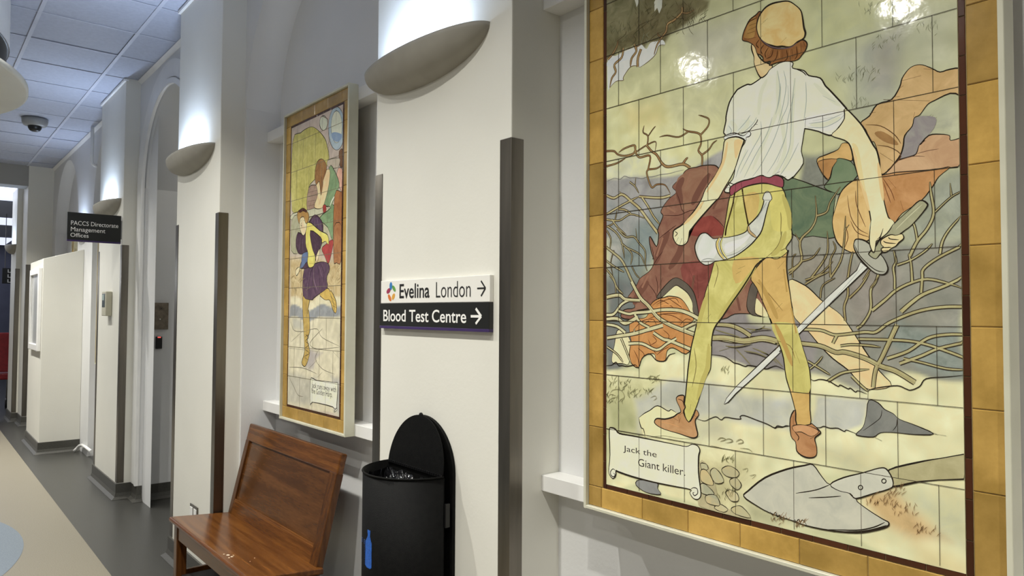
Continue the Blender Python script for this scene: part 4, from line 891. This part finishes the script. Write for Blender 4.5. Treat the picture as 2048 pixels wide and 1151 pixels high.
Q.lines('L 440,720 380,850|L 420,700 370,840|L 460,760 400,860|L 350,920 440,890|L 390,960 460,900|L 400,1040 440,900', 1.2, '4a6444')
Q.line('L 395,860 410,820 440,780 455,765', 4, 'd6d2c0')
Q.fill('L 425,790 470,768 495,780 485,1160 420,1160', 'a36a3c', '8a5430', 1.6); Q.line('L 455,790 450,1140', 1.2, '6a3c20'); Q.fill('N 478,235 545,228 540,540 500,552 476,535', 'aa7548', '8f5a34', 1.8); Q.line('N 510,250 508,530', 1.2, '6a3c20')
Q.fill('L 300,690 350,640 392,620 388,720 355,850 328,878 290,865 315,780', 'dfc096', 'd0ac80', 1.6); Q.line('L 352,700 325,850', 1.4)
Q.fill('L 296,640 310,572 340,550 366,575 372,620 350,690 345,740 335,790 325,700 305,720 297,690', '966a3a', '7b5028', 1.6); Q.lines('L 320,570 310,680|L 340,560 330,680|L 355,590 345,700', 1.2, 'b48a50')
Q.fill('L 348,860 366,852 370,890 352,905', 'a03a38', '8a302f', 1.2)
# the runner
Q.fill('N 370,430 405,390 466,348 466,420 430,560 398,500', 'a83c3c', '8e2e30', 1.4); Q.lines('N 440,370 425,540|N 455,360 445,480', 1.2, '6a1c20')
Q.fill('N 350,830 420,778 445,812 452,800 492,880 502,960 492,998 470,972 440,885 400,882', 'c6a64a', 'b08e3a', 1.8); Q.lines('N 445,850 490,890|N 450,890 495,930|N 460,930 500,950|N 440,815 470,900 485,985', 1.4)
Q.fill('N 205,845 262,852 250,960 245,1010 M 252,400 258,520 243,570 258,640 242,708 226,727 212,702 228,640 224,540 218,420', 'b89a48', 'a2843a', 1.9)
Q.lines('M 230,540 252,560 232,580 254,600 230,625 256,650 228,670 250,690|M 230,560 245,545 250,570', 1.2); Q.lines('N 235,870 230,980|M 238,400 240,520', 1.3, '7a5c24')
Q.fill('N 215,610 300,565 370,545 425,560 440,610 412,690 420,772 340,835 300,865 280,882 205,842', '5b4158', '48304a', 1.8)
Q.lines('N 290,590 260,700 250,800|N 310,590 290,720 320,830|N 330,580 350,680 350,800|N 360,560 390,650 380,740|N 300,585 270,640 240,740', 1.5, '2c1a2e'); Q.lines('N 300,600 300,700 330,800|N 345,580 375,680|N 265,640 235,800', 2.2, '8a6c86')
Q.fill('N 160,285 215,308 258,190 310,128 360,168 382,230 372,370 350,440 300,560 240,600 180,600 190,545 215,480 165,472 140,390', '4d3648', '3c2638', 1.8)
Q.fill('N 200,475 250,458 262,520 225,560 200,595 178,600 190,545', '5d719c', '4a5a86', 1.2)
Q.fill('N 280,190 330,150 365,200 372,300 330,290', '5a4460', '48324c'); Q.lines('N 180,330 170,440|N 200,340 205,460|N 300,150 270,200|N 330,150 340,230', 1.3, '8a7490')
Q.fill('N 244,195 352,268 422,308 430,392 402,362 372,378 362,330 268,268 285,420 312,500 300,580 258,596 243,540 250,470 228,380', 'd8c85e', 'c8b64c', 1.8); Q.lines('N 285,300 340,390|N 300,290 350,360|N 270,330 310,440|N 260,560 300,560', 1.2)
Q.fill('N 318,505 350,430 345,490 328,548', 'e2c6a4', 'd4b48e', 1.3); Q.fill('N 140,618 175,590 166,640 145,668', 'e2c6a4', 'd4b48e', 1.5); Q.line('N 145,665 200,600', 1.5)
Q.fill('N 176,148 216,150 238,215 228,282 206,312 182,276 176,230', 'e2c6a4', 'd2ae8a', 1.6); Q.lines('N 180,185 195,180|N 205,180 218,178|N 190,195 186,225 195,228|N 186,245 202,243', 1.3)
Q.fill('N 153,130 165,95 208,75 242,100 257,140 247,192 226,202 212,150 182,158 172,208 158,170', 'ae8848', '946c34', 1.6); Q.fill('N 165,98 200,70 230,85 236,110 205,95 180,110', '54302c', '462624', 1.2)
Q.lines('M 150,470 170,520 240,525|M 240,520 300,510 330,560 430,610|M 330,510 260,590 300,625 430,615|M 150,585 220,520|M 140,620 300,640|M 310,630 290,680 330,740 400,770|M 140,730 220,735 300,770|M 140,790 165,840 190,890 220,900|M 300,690 250,740|M 390,640 430,680|M 330,760 300,790', 1.3, '6f685c')
Q.fill('M 262,805 280,797 300,806 400,818 420,830 413,950 415,975 398,988 392,960 275,932 262,950', 'e6dec4', 'dcd2b4', 1.9)
Q.text('Jack runs away with', Q.pt('M', 268, 858), Q.pt('M', 410, 885), 0.034); Q.text('the Golden Harp.', Q.pt('M', 268, 890), Q.pt('M', 388, 914), 0.034)
Q.lines('M 262,948 272,930 270,945|M 400,985 412,965 404,972', 1.6)
Q.k += 1
for x, y, n, r in ((590, 560, 12, 14), (600, 580, 12, 14), (670, 545, 12, 12), (675, 565, 10, 12)): Q.blade(x, y, n, r, '8c744a', 0.9)
Q.k += 1
for k in range(0, 11):
    z = H-0.49+0.1532*k
    if R2[2] < z < R2[3]: Q.ribbon([(R2[0], z), (R2[1], z)], 1.0, False, False, False, '6a6250')
    for j in range(5):
        x = R2[0]+0.149*j+(0.075 if k % 2 else 0)
        if R2[0]+.01 < x < R2[1]: Q.ribbon([(x, max(z, R2[2])), (x, min(z+0.1532, R2[3]))], 0.9, False, False, False, '6a6250')
Q.build('picture', T2)

# ---- two more pictures, mostly hidden farther along
def far_picture(label, x0, x1):
    t, r = tile_panel(label, x0, x1, H-0.566, H+1.05, 1.546, 0.011, 0.055, 0.013, 0.1532, H-0.485, 'framed tile pictures')
    q = Picture(1.546, lambda x: 0.004, 0.95); q.clip = r
    q.grid(*r, 20, 60, 'c2bb9a', [], 7)
    x, z = r[0], r[2]
    for k in range(6):
        zz = z+0.2*k+0.1; q.emit([(x+.03, zz), (x+.2, zz+.02), (x+.22, zz+.13), (x+.05, zz+.15)], [(0, 1, 2, 3)], ('a7865c', '7d8a6a', 'b8a878')[k % 3], '9a8a6a')
    q.build('picture', t)
far_picture('yellow edged tile picture half hidden behind the pilaster with the thermostat', -8.74, -8.02)
far_picture('yellow edged tile picture peeping over the top of the white partition', -10.36, -9.66)

# ------------------------------------------------------------------ bench
FLECK = mat('bare_flaked_spot', 'd8cdb8', 0.4, noise=(60, 2), base2='b9a888')
def bench():
    x0, x1 = -4.13, -3.0
    t = thing('wooden_bench', 'worn brown wooden bench with a leaning panelled back, under the narrow picture', 'bench', ((x0+x1)/2, 1.3, 0))
    zf, zb, yf, yb = 0.477, 0.449, 1.087, 1.40
    # seat: rounded front nosing, sloping gently back
    th = 0.026; prof = []
    for k in range(9):
        a = PI/2+PI*k/8; prof.append((yf+0.013+0.013*math.cos(a), zf-0.013+0.013*math.sin(a)))
    prof += [(yb+0.02, zb-th), (yb+0.02, zb)]
    MB().prism(prof, x0, x1+0.026, 'x').build('seat', WOODX, t, 0.005, 3)
    # leaning back: u runs up the slope, n points to the sitter
    u = Vector((0, 0.113, 0.478)).normalized(); n = Vector((0, -u.z, u.y)); o = Vector((0, 1.395, zb)); Lb = 0.494
    def slab(xa, xb, va, vb, da, db, mb):
        def P(x, v, d): q = o+u*v+n*d; return (x, q.y, q.z)
        vs = [P(x, v, d) for x in (xa, xb) for v in (va, vb) for d in (da, db)]
        mb.add(vs, [(0, 1, 3, 2), (4, 6, 7, 5), (0, 4, 5, 1), (2, 3, 7, 6), (0, 2, 6, 4), (1, 5, 7, 3)]); return mb
    slab(x0, x1, Lb-0.095, Lb, -0.034, 0.0, MB()).build('top_rail', WOODX, t, 0.008, 3)
    slab(x0+0.045, x1-0.07, 0, 0.075, -0.03, 0.0, MB()).build('bottom_rail', WOODX, t, 0.003, 2)
    slab(x0, x0+0.047, -0.02, Lb-0.09, -0.034, 0.0, MB()).build('stile', WOODZ, t, 0.003, 2)
    slab(x1-0.072, x1, -0.02, Lb-0.09, -0.034, 0.0, MB()).build('stile', WOODZ, t, 0.003, 2)
    slab(x0+0.04, x1-0.065, 0.06, Lb-0.08, -0.024, -0.011, MB()).build('back_panel', WOODP, t)
    mb = MB()      # small bead along the foot of the panel
    slab(x0+0.047, x1-0.072, 0.072, 0.084, -0.012, -0.002, mb); mb.build('bead', WOODX, t, 0.002)
    MB().box(x0+0.045, x1-0.03, 1.118, 1.138, 0.365, 0.452).build('apron', WOODX, t, 0.003)
    MB().box(x0+0.02, x0+0.04, 1.16, 1.38, 0.36, 0.44).build('side_rail', WOODX, t, 0.003)
    MB().box(x1-0.04, x1-0.02, 1.16, 1.38, 0.36, 0.44).build('side_rail', WOODX, t, 0.003)
    for xa in (x0+0.012, x1-0.062):
        MB().box(xa, xa+0.05, 1.112, 1.165, 0, 0.452).build('leg', WOODZ, t, 0.004)
        MB().hexa([(xa, 1.365, 0), (xa+0.05, 1.365, 0), (xa+0.05, 1.41, 0), (xa, 1.41, 0)], [(xa, 1.378, 0.44), (xa+0.05, 1.378, 0.44), (xa+0.05, 1.42, 0.44), (xa, 1.42, 0.44)]).build('leg', WOODZ, t, 0.004)
        MB().box(xa+0.014, xa+0.036, 1.16, 1.37, 0.15, 0.2).build('stretcher', WOODX, t, 0.003)
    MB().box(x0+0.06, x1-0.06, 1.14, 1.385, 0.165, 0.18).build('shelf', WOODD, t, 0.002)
    # flaked varnish on the seat edge
    mb = MB(); random.seed(9)
    for cx, cy, r in ((-3.33, 1.128, 0.011), (-3.30, 1.135, 0.008), (-3.318, 1.148, 0.006), (-3.29, 1.12, 0.006), (-3.24, 1.215, 0.0035), (-3.20, 1.18, 0.003), (-3.35, 1.118, 0.006)):
        z = zf-0.028*(cy-1.1)/0.313+0.0006
        mb = MB().add([(cx+r*random.uniform(.6, 1.3)*math.cos(2*PI*k/9), cy+r*random.uniform(.4, 1)*math.sin(2*PI*k/9), z) for k in range(9)], [list(range(9))])
        mb.build('worn_fleck', FLECK, t)['label'] = 'pale fleck of worn varnish'
bench()

# ------------------------------------------------------------------ bin
def bin_():
    cx, cy, r, zr = -2.225, 1.405, 0.182, H-0.556
    t = thing('litter_bin', 'black half round litter bin with its lid tipped open, on the sign pilaster', 'bin', (cx, 1.45, 0.16))
    n = 40; a = [PI*k/n for k in range(n+1)]
    mb = MB(); z0 = 0.16
    for rr, s in ((r, 1), (r-0.004, -1)):
        vs = [(cx+rr*math.cos(q), cy-rr*math.sin(q), z) for z in (z0, zr) for q in a]
        mb.add(vs, [(i, i+1, n+2+i, n+1+i) for i in range(n)], 0, True)
    mb.add([(cx+rr*math.cos(q), cy-rr*math.sin(q), zr) for rr in (r, r-0.004) for q in a], [(i, i+1, n+2+i, n+1+i) for i in range(n)])
    mb.add([(cx+r*math.cos(q), cy-r*math.sin(q), z0) for q in a], [list(range(n+1))])
    mb.box(cx-r, cx+r, cy, cy+0.004, z0, zr-0.004)
    mb.build('body', BINM, t)
    mb = MB(); mb.tube([(cx+r*math.cos(q), cy-r*math.sin(q), zr) for q in a], 0.0035, 8); mb.build('rim', BINM, t)
    # back plate with an arched head
    hp = 0.19; zs = H-0.556; pl = [(cx-hp, 0.16), (cx+hp, 0.16)]+[(cx+hp*math.cos(q), zs+0.185*math.sin(q)) for q in a]
    MB().prism(pl, 1.437, 1.449, 'y').build('back_plate', BINM, t, 0.001)
    MB().box(cx-0.12, cx+0.12, cy+0.004, 1.437, 0.3, 0.95).build('hinge_bracket', BLACKP, t)
    # lid: half disc standing open, leaning on the plate
    ld = [(cx+(r-0.002)*math.cos(q), (r+0.0)*math.sin(q)) for q in a]
    vs = []; lean = 0.026/0.18
    for d in (0.0, 0.004): vs += [(x, cy-0.003+h*lean+d, zr+0.004+h) for x, h in ld]
    m_ = len(ld)
    mb = MB().add(vs, [list(range(m_)), list(range(m_, 2*m_))[::-1]]+[(i, (i+1) % m_, m_+(i+1) % m_, m_+i) for i in range(m_)])
    lid = mb.build('lid', BINM, t, 0.001)
    MB().lathe([(0, 0), (0.012, 0), (0.012, 0.004), (0, 0.004)], (cx, cy-0.003+0.18*lean, zr+0.183), 16, axis='y').build('finger_tab', BINM, lid)
    mb = MB()
    for k in range(26): mb.box(cx-r+0.006+k*0.0135, cx-r+0.0165+k*0.0135, cy-0.007, cy-0.001, zr-0.003, zr+0.005)
    mb.build('piano_hinge', BLACKP, t)
    MB().box(cx+r-0.001, cx+r+0.008, cy+0.004, cy+0.022, zr-0.17, zr-0.09).build('lock', BLACKP, t, 0.002)
    # crumpled bag
    random.seed(5); mb = MB(); N = 26; V = []
    for i in range(N):
        for j in range(N):
            u_ = -1+2*i/(N-1); v_ = j/(N-1); w_ = math.sqrt(max(0, 1-u_*u_))
            V.append((cx+u_*(r-0.008), cy-0.006-v_*w_*(r-0.008), zr-0.03-0.05*(1-u_*u_)*math.sin(PI*v_)+random.uniform(-0.012, 0.014)))
    mb.add(V, [(i*N+j, i*N+j+1, (i+1)*N+j+1, (i+1)*N+j) for i in range(N-1) for j in range(N-1)])
    o = mb.build('bin_bag', BAG, t); o['label'] = 'crumpled shiny black bag inside the rim'
    # blue recycling bottle mark wrapped on the body
    def onc(f, z): return (cx+(r+0.0006)*math.cos(math.radians(f)), cy-(r+0.0006)*math.sin(math.radians(f)), z)
    mb = MB(); zb = H-0.868; ht = 0.128
    prof = [(0, .5), (.04, .98), (.12, 1), (.22, 1), (.45, .95), (.55, 1), (.68, .95), (.76, .6), (.84, .34), (.9, .34), (.93, .42), (1.0, .42)]
    for (a_, wa), (b_, wb) in zip(prof[:-1], prof[1:]):
        mb.add([onc(88-0, zb+a_*ht), onc(88+16*wa*.55, zb+a_*ht), onc(88+16*wb*.55, zb+b_*ht), onc(88, zb+b_*ht)], [(0, 1, 2, 3)])
        mb.add([onc(88, zb+a_*ht), onc(88-10*wa*.5, zb+a_*ht), onc(88-10*wb*.5, zb+b_*ht), onc(88, zb+b_*ht)], [(0, 1, 2, 3)])
    for k in range(15):
        z = zb+0.004+k*0.0058; q = 22 if k < 12 else 12
        mb.add([onc(99, z), onc(99+q, z-0.002), onc(99+q, z+0.0008), onc(99, z+0.0032)], [(0, 1, 2, 3)])
    o = mb.build('recycling_mark', BLUE, t); o['label'] = 'blue printed bottle mark'
bin_()

# ------------------------------------------------------------------ signs
def on_y(px, py, y):
    r = RR*((px-1024)/F)-UU*((py-575.5)/F)+DD; t = y/r.y
    return (r.x*t, H+r.z*t)
def zc(c, x, y): return on_y(740+x/6.394, 520+y/6.394, c)
def bar(mb, a, b, w_, y, t=0.0008):
    t = t+0.00015*len(mb.f)/6
    d = Vector((b[0]-a[0], b[1]-a[1])); d.normalize(); nx, nz = -d.y*w_/2, d.x*w_/2
    p = [(a[0]+nx, a[1]+nz), (b[0]+nx, b[1]+nz), (b[0]-nx, b[1]-nz), (a[0]-nx, a[1]-nz)]
    mb.prism(p, y-t, y, 'y')
ys_ = 1.45-0.016
sx0, sx1 = zc(ys_, 140, 400)[0], zc(ys_, 1532, 400)[0]
zt, zm, zl = H+0.1215, H+0.0335, H-0.0625
t = thing('wall_sign', 'white direction sign with a five petal flower and black lettering', 'sign', ((sx0+sx1)/2, 1.45, zm), 'direction signs on the bin pilaster')
MB().box(sx0, sx1, ys_, 1.449, zm+0.0005, zt).build('board', SIGNW, t, 0.0015)
a = zc(ys_, 378, 488); b = zc(ys_, 762, 488); tp = zc(ys_, 378, 310)
text_on_y('Evelina', a[0], b[0], a[1], zc(ys_, 575, 296)[1], ys_-0.0008, INKB, t, 0.012)
a = zc(ys_, 845, 478); b = zc(ys_, 1288, 478)
text_on_y('London', a[0], b[0], a[1], zc(ys_, 850, 284)[1]+0.001, ys_-0.0008, INKB, t, -0.008)
mb = MB(); p0 = zc(ys_, 1372, 360); p1 = zc(ys_, 1478, 358); c0 = zc(ys_, 1422, 265); c1 = zc(ys_, 1422, 458)
bar(mb, p0, (p1[0]-0.003, p0[1]), 0.0055, ys_); bar(mb, c0, (p1[0], p0[1]), 0.0055, ys_); bar(mb, c1, (p1[0], p0[1]), 0.0055, ys_)
mb.build('arrow', INKB, t)
for (x, y, rx, ry, ang), m_ in zip(((268, 330, 17, 50, 2), (307, 362, 17, 42, -22), (300, 465, 17, 42, 16), (252, 480, 17, 46, -18), (238, 392, 21, 38, 25)), PETALS):
    q = []
    for k in range(20):
        e = 2*PI*k/20; dx, dy = rx*math.cos(e), ry*math.sin(e); g_ = math.radians(ang)
        q.append(zc(ys_, x+dx*math.cos(g_)-dy*math.sin(g_), y+dx*math.sin(g_)+dy*math.cos(g_)))
    o = MB().prism(q, ys_-0.0008, ys_, 'y').build('petal', m_, t); o['label'] = m_.name.split('_')[1]+' petal of the flower emblem'
t = thing('wall_sign', 'black direction sign with white lettering and a purple lower edge', 'sign', ((sx0+sx1)/2, 1.45, zl), 'direction signs on the bin pilaster')
yb_ = ys_-0.002
MB().box(sx0-0.004, sx1, yb_, 1.449, zl+0.009, zm).build('board', SIGNB, t, 0.0012)
MB().box(sx0-0.004, sx1, yb_, 1.449, zl-0.001, zl+0.009).build('edge_strip', SIGNP, t, 0.0008)
a = zc(yb_, 172, 780); b = zc(yb_, 1232, 800)
text_on_y('Blood Test Centre', a[0], b[0], (a[1]+b[1])/2-0.0005, (a[1]+b[1])/2+0.0445, yb_-0.0008, INKW, t, 0.012)
mb = MB(); p0 = zc(yb_, 1290, 716); p1 = zc(yb_, 1424, 716); c0 = zc(yb_, 1354, 618); c1 = zc(yb_, 1354, 812)
bar(mb, p0, (p1[0]-0.003, p0[1]), 0.0085, yb_); bar(mb, c0, (p1[0], p0[1]), 0.0085, yb_); bar(mb, c1, (p1[0], p0[1]), 0.0085, yb_)
mb.build('arrow', INKW, t)
# projecting sign
xs_ = -6.80; y0_, y1_ = 0.975, 1.366; z0_, z1_ = H+0.561, H+0.798
t = thing('projecting_sign', 'black projecting sign with three lines of white lettering beside the doorway arch', 'sign', (xs_, y1_, z0_))
MB().box(xs_-0.02, xs_, y0_, y1_, z0_+0.013, z1_).build('board', SIGNB, t, 0.001)
MB().box(xs_-0.02, xs_, y0_, y1_, z0_, z0_+0.013).build('edge_strip', SIGNP, t, 0.0008)
MB().box(xs_-0.02, xs_-0.002, y1_, 1.374, z0_+0.04, z1_-0.04).build('bracket', GREYP, t)
hh = z1_-z0_; ww = y1_-y0_
def ln(body, f0, f1, za, zb_): text_on_x(body, y0_+ww*f0, y0_+ww*f1, z1_-hh*zb_, z1_-hh*za, xs_+0.001, INKW, t, 0.0)
ln('PACCS Directorate', .065, .945, .29, .44); ln('Management', .065, .70, .505, .70); ln('Offices', .06, .39, .71, .85)

# ------------------------------------------------------------------ wall devices
def dev(name, label, cat, loc): return thing(name, label, cat, loc)
xr = -6.587
t = dev('intercom_panel', 'bronze intercom plate on the side of the arched doorway', 'intercom', (xr, 1.63, H-0.155))
MB().box(xr, xr+0.028, 1.568, 1.692, H-0.156, H+0.068).build('housing', BRONZE, t, 0.002)
MB().box(xr+0.028, xr+0.030, 1.580, 1.680, H-0.146, H+0.058).build('face_plate', BRONZE, t, 0.001)
MB().lathe([(0, 0.034), (0.006, 0.034), (0.006, 0.029)], (xr, 1.626, H-0.07), 14, axis='x').build('call_button', mat('button_steel', 'e2ddd2', 0.3, metal=0.6, noise=(5, 2), base2='d8d3c8'), t)
mb = MB()
for q in range(3):
    for k in range(8): mb.lathe([(0, 0.0315), (0.0022, 0.0315), (0.0022, 0.0295)], (xr, 1.634+(0.004+0.006*q)*math.cos(k*PI/4), H+0.018+(0.004+0.006*q)*math.sin(k*PI/4)), 6, axis='x')
mb.build('speaker_holes', BLACKP, t)
t = dev('card_reader', 'small black card reader with a red light below the bronze intercom', 'card reader', (xr, 1.624, H-0.318))
MB().box(xr, xr+0.024, 1.600, 1.649, H-0.318, H-0.216).build('case', BLACKP, t, 0.004)
MB().box(xr+0.018, xr+0.0255, 1.612, 1.637, H-0.226, H-0.2165).build('indicator', REDLED, t)
t = dev('thermostat', 'beige wall thermostat with a grey screen, projecting from a far pilaster', 'thermostat', (-7.2, 1.374, H-0.047))
MB().box(-7.285, -7.116, 1.323, 1.373, H-0.047, H+0.168).build('case', BEIGE, t, 0.006)
MB().box(-7.262, -7.15, 1.3205, 1.323, H+0.03, H+0.148).build('screen', LCD, t, 0.001)
MB().box(-7.25, -7.175, 1.3195, 1.3206, H+0.09, H+0.138).build('display', LCDL, t)
t = dev('wall_socket', 'steel double socket low on the pilaster, showing over the bench seat', 'socket', (-4.5, 1.326, H-1.235))
MB().box(-4.565, -4.425, 1.318, 1.325, H-1.228, H-1.14).build('plate', STEEL, t, 0.002)
for x in (-4.53, -4.46): MB().box(x-0.024, x+0.024, 1.315, 1.3185, H-1.21, H-1.155).build('socket_insert', TRIMW, t, 0.001)
t = dev('security_camera', 'grey dome security camera under the suspended ceiling', 'security camera', (-8.83, 0.956, CEIL-0.13))
MB().lathe([(0.0, 0.13), (0.118, 0.13), (0.115, 0.09), (0.10, 0.062), (0.06, 0.055), (0, 0.055)], (-8.83, 0.956, CEIL-0.131), 28).build('base', GREYP, t)
MB().lathe([(0.062, 0.056), (0.06, 0.035), (0.047, 0.012), (0.025, 0.001), (0, 0.0)], (-8.83, 0.956, CEIL-0.131), 24).build('dome', BLACKP, t)
tag(MB().tube([(-8.79, 1.47, CEIL-0.002), (-8.79, 1.47, H+1.60), (-8.79, 1.478, H+1.565), (-8.79, 1.50, H+1.55), (-8.79, 1.519, H+1.55)], 0.017, 10).build('conduit_pipe', TRIMW, None), 'white conduit pipe dropping from the ceiling and turning into the wall', 'pipe')
tag(MB().tube([(-9.28, 1.45, 0.014), (-9.27, 1.47, 0.035), (-9.22, 1.49, 0.075), (-9.1, 1.497, 0.10), (-8.9, 1.499, 0.105), (-8.6, 1.499, 0.105)], 0.016, 10).build('white_hose', TRIMW, None), 'curved white hose end on the dark floor beside the white partition', 'hose')

# ------------------------------------------------------------------ partition, canopy, far things
mb = MB(); za, zb_ = H+0.566, H+0.69
mb.hexa([(-10.46, 1.13, 0), (-9.39, 1.13, 0), (-9.39, 1.519, 0), (-10.46, 1.519, 0)], [(-10.46, 1.13, za), (-9.39, 1.13, za), (-9.39, 1.519, zb_), (-10.46, 1.519, zb_)])
struct(mb.build('wall_partition', WALL, None, 0.004))
skirting('baseboard_partition', [(-10.46, 1.5), (-10.46, 1.13), (-9.39, 1.13), (-9.39, 1.519)])
t = thing('notice_frame', 'white framed notice holder on the corridor face of the partition', 'notice frame', (-9.82, 1.13, H-0.45))
mb = MB()
for a, b, c, d in ((-10.2, -10.13, -.45, .47), (-9.5, -9.43, -.45, .47), (-10.13, -9.5, -.45, -.38), (-10.13, -9.5, .40, .47)): mb.box(a, b, 1.095, 1.129, H+c, H+d)
mb.build('frame', TRIMW, t, 0.006)
MB().box(-10.13, -9.5, 1.115, 1.129, H-.38, H+.40).build('pane', GLASSF, t)
cx, cy = -5.72, -0.91
t = thing('ceiling_canopy', 'round white ceiling canopy with a dark band and a wide flat disc below', 'canopy', (cx, cy, H+1.385))
MB().lathe([(1.375, 0.27), (1.375, 0.579)], (cx, cy, H+1.385), 96).build('drum', TRIMW, t)
MB().lathe([(1.36, 0.04), (1.36, 0.27), (1.376, 0.272)], (cx, cy, H+1.385), 96).build('dark_band', BLACKP, t)
MB().lathe([(0, 0.0), (1.47, 0.0), (1.482, 0.006), (1.482, 0.036), (1.47, 0.042), (1.35, 0.042)], (cx, cy, H+1.385), 96).build('disc', mat('canopy_disc', 'd3d1c6', 0.5, noise=(3, 2), base2='cecbc0'), t)
# wheelchair at the far left edge
def wheelchair():
    x, y = -13.5, 1.0
    t = thing('wheelchair', 'red upholstered wheelchair at the dark far end of the corridor', 'wheelchair', (x, y, 0))
    MB().box(x-0.02, x+0.015, y-0.24, y+0.24, 0.62, 1.22).build('backrest', REDV, t, 0.02)
    MB().box(x-0.5, x, y-0.24, y+0.24, 0.5, 0.6).build('seat', REDV, t, 0.02)
    for s in (-1, 1):
        yy = y+s*0.27
        mb = MB()
        mb.lathe([(0.30, -0.02), (0.315, 0), (0.30, 0.02), (0.285, 0), (0.30, -0.02)], (x-0.2, yy, 0.315), 32, axis='y')
        for k in range(8): mb.tube([(x-0.2, yy, 0.315), (x-0.2+0.3*math.cos(k*PI/4), yy, 0.315+0.3*math.sin(k*PI/4))], 0.004, 6)
        mb.build('wheel', BLACKP, t)
        MB().tube([(x, yy-s*.02, 0.5), (x, yy-s*.02, 1.3), (x+0.03, yy-s*.02, 1.36), (x+0.14, yy-s*.02, 1.37)], 0.016, 10).build('push_handle', GREYP, t)
        MB().tube([(x, yy-s*.02, 0.5), (x-0.5, yy-s*.02, 0.5), (x-0.62, yy-s*.02, 0.12)], 0.014, 8).build('side_tube', GREYP, t)
        MB().lathe([(0.0, -0.02), (0.08, -0.02), (0.08, 0.02), (0, 0.02)], (x-0.6, yy-s*.02, 0.082), 20, axis='y').build('caster', BLACKP, t)
wheelchair()
t = thing('hanging_sign', 'black sign with white symbols in the dark far end of the corridor', 'sign', (-16.0, 1.44, H+0.50))
MB().box(-16.02, -16.0, 1.30, 1.60, H+0.48, H+0.76).build('board', SIGNB, t)
for y in (1.34, 1.56): MB().tube([(-16.01, y, H+0.76), (-16.01, y, H+1.75)], 0.006, 8).build('hanging_rod', GREYP, t)
for k in range(3):
    mb = MB(); z = H+0.71-0.09*k
    mb.box(-16.0, -15.998, 1.38, 1.395, z-.03, z+.03); mb.box(-16.0, -15.998, 1.395, 1.44, z-.03, z-.017)
    mb.build('white_symbol', INKW, t)
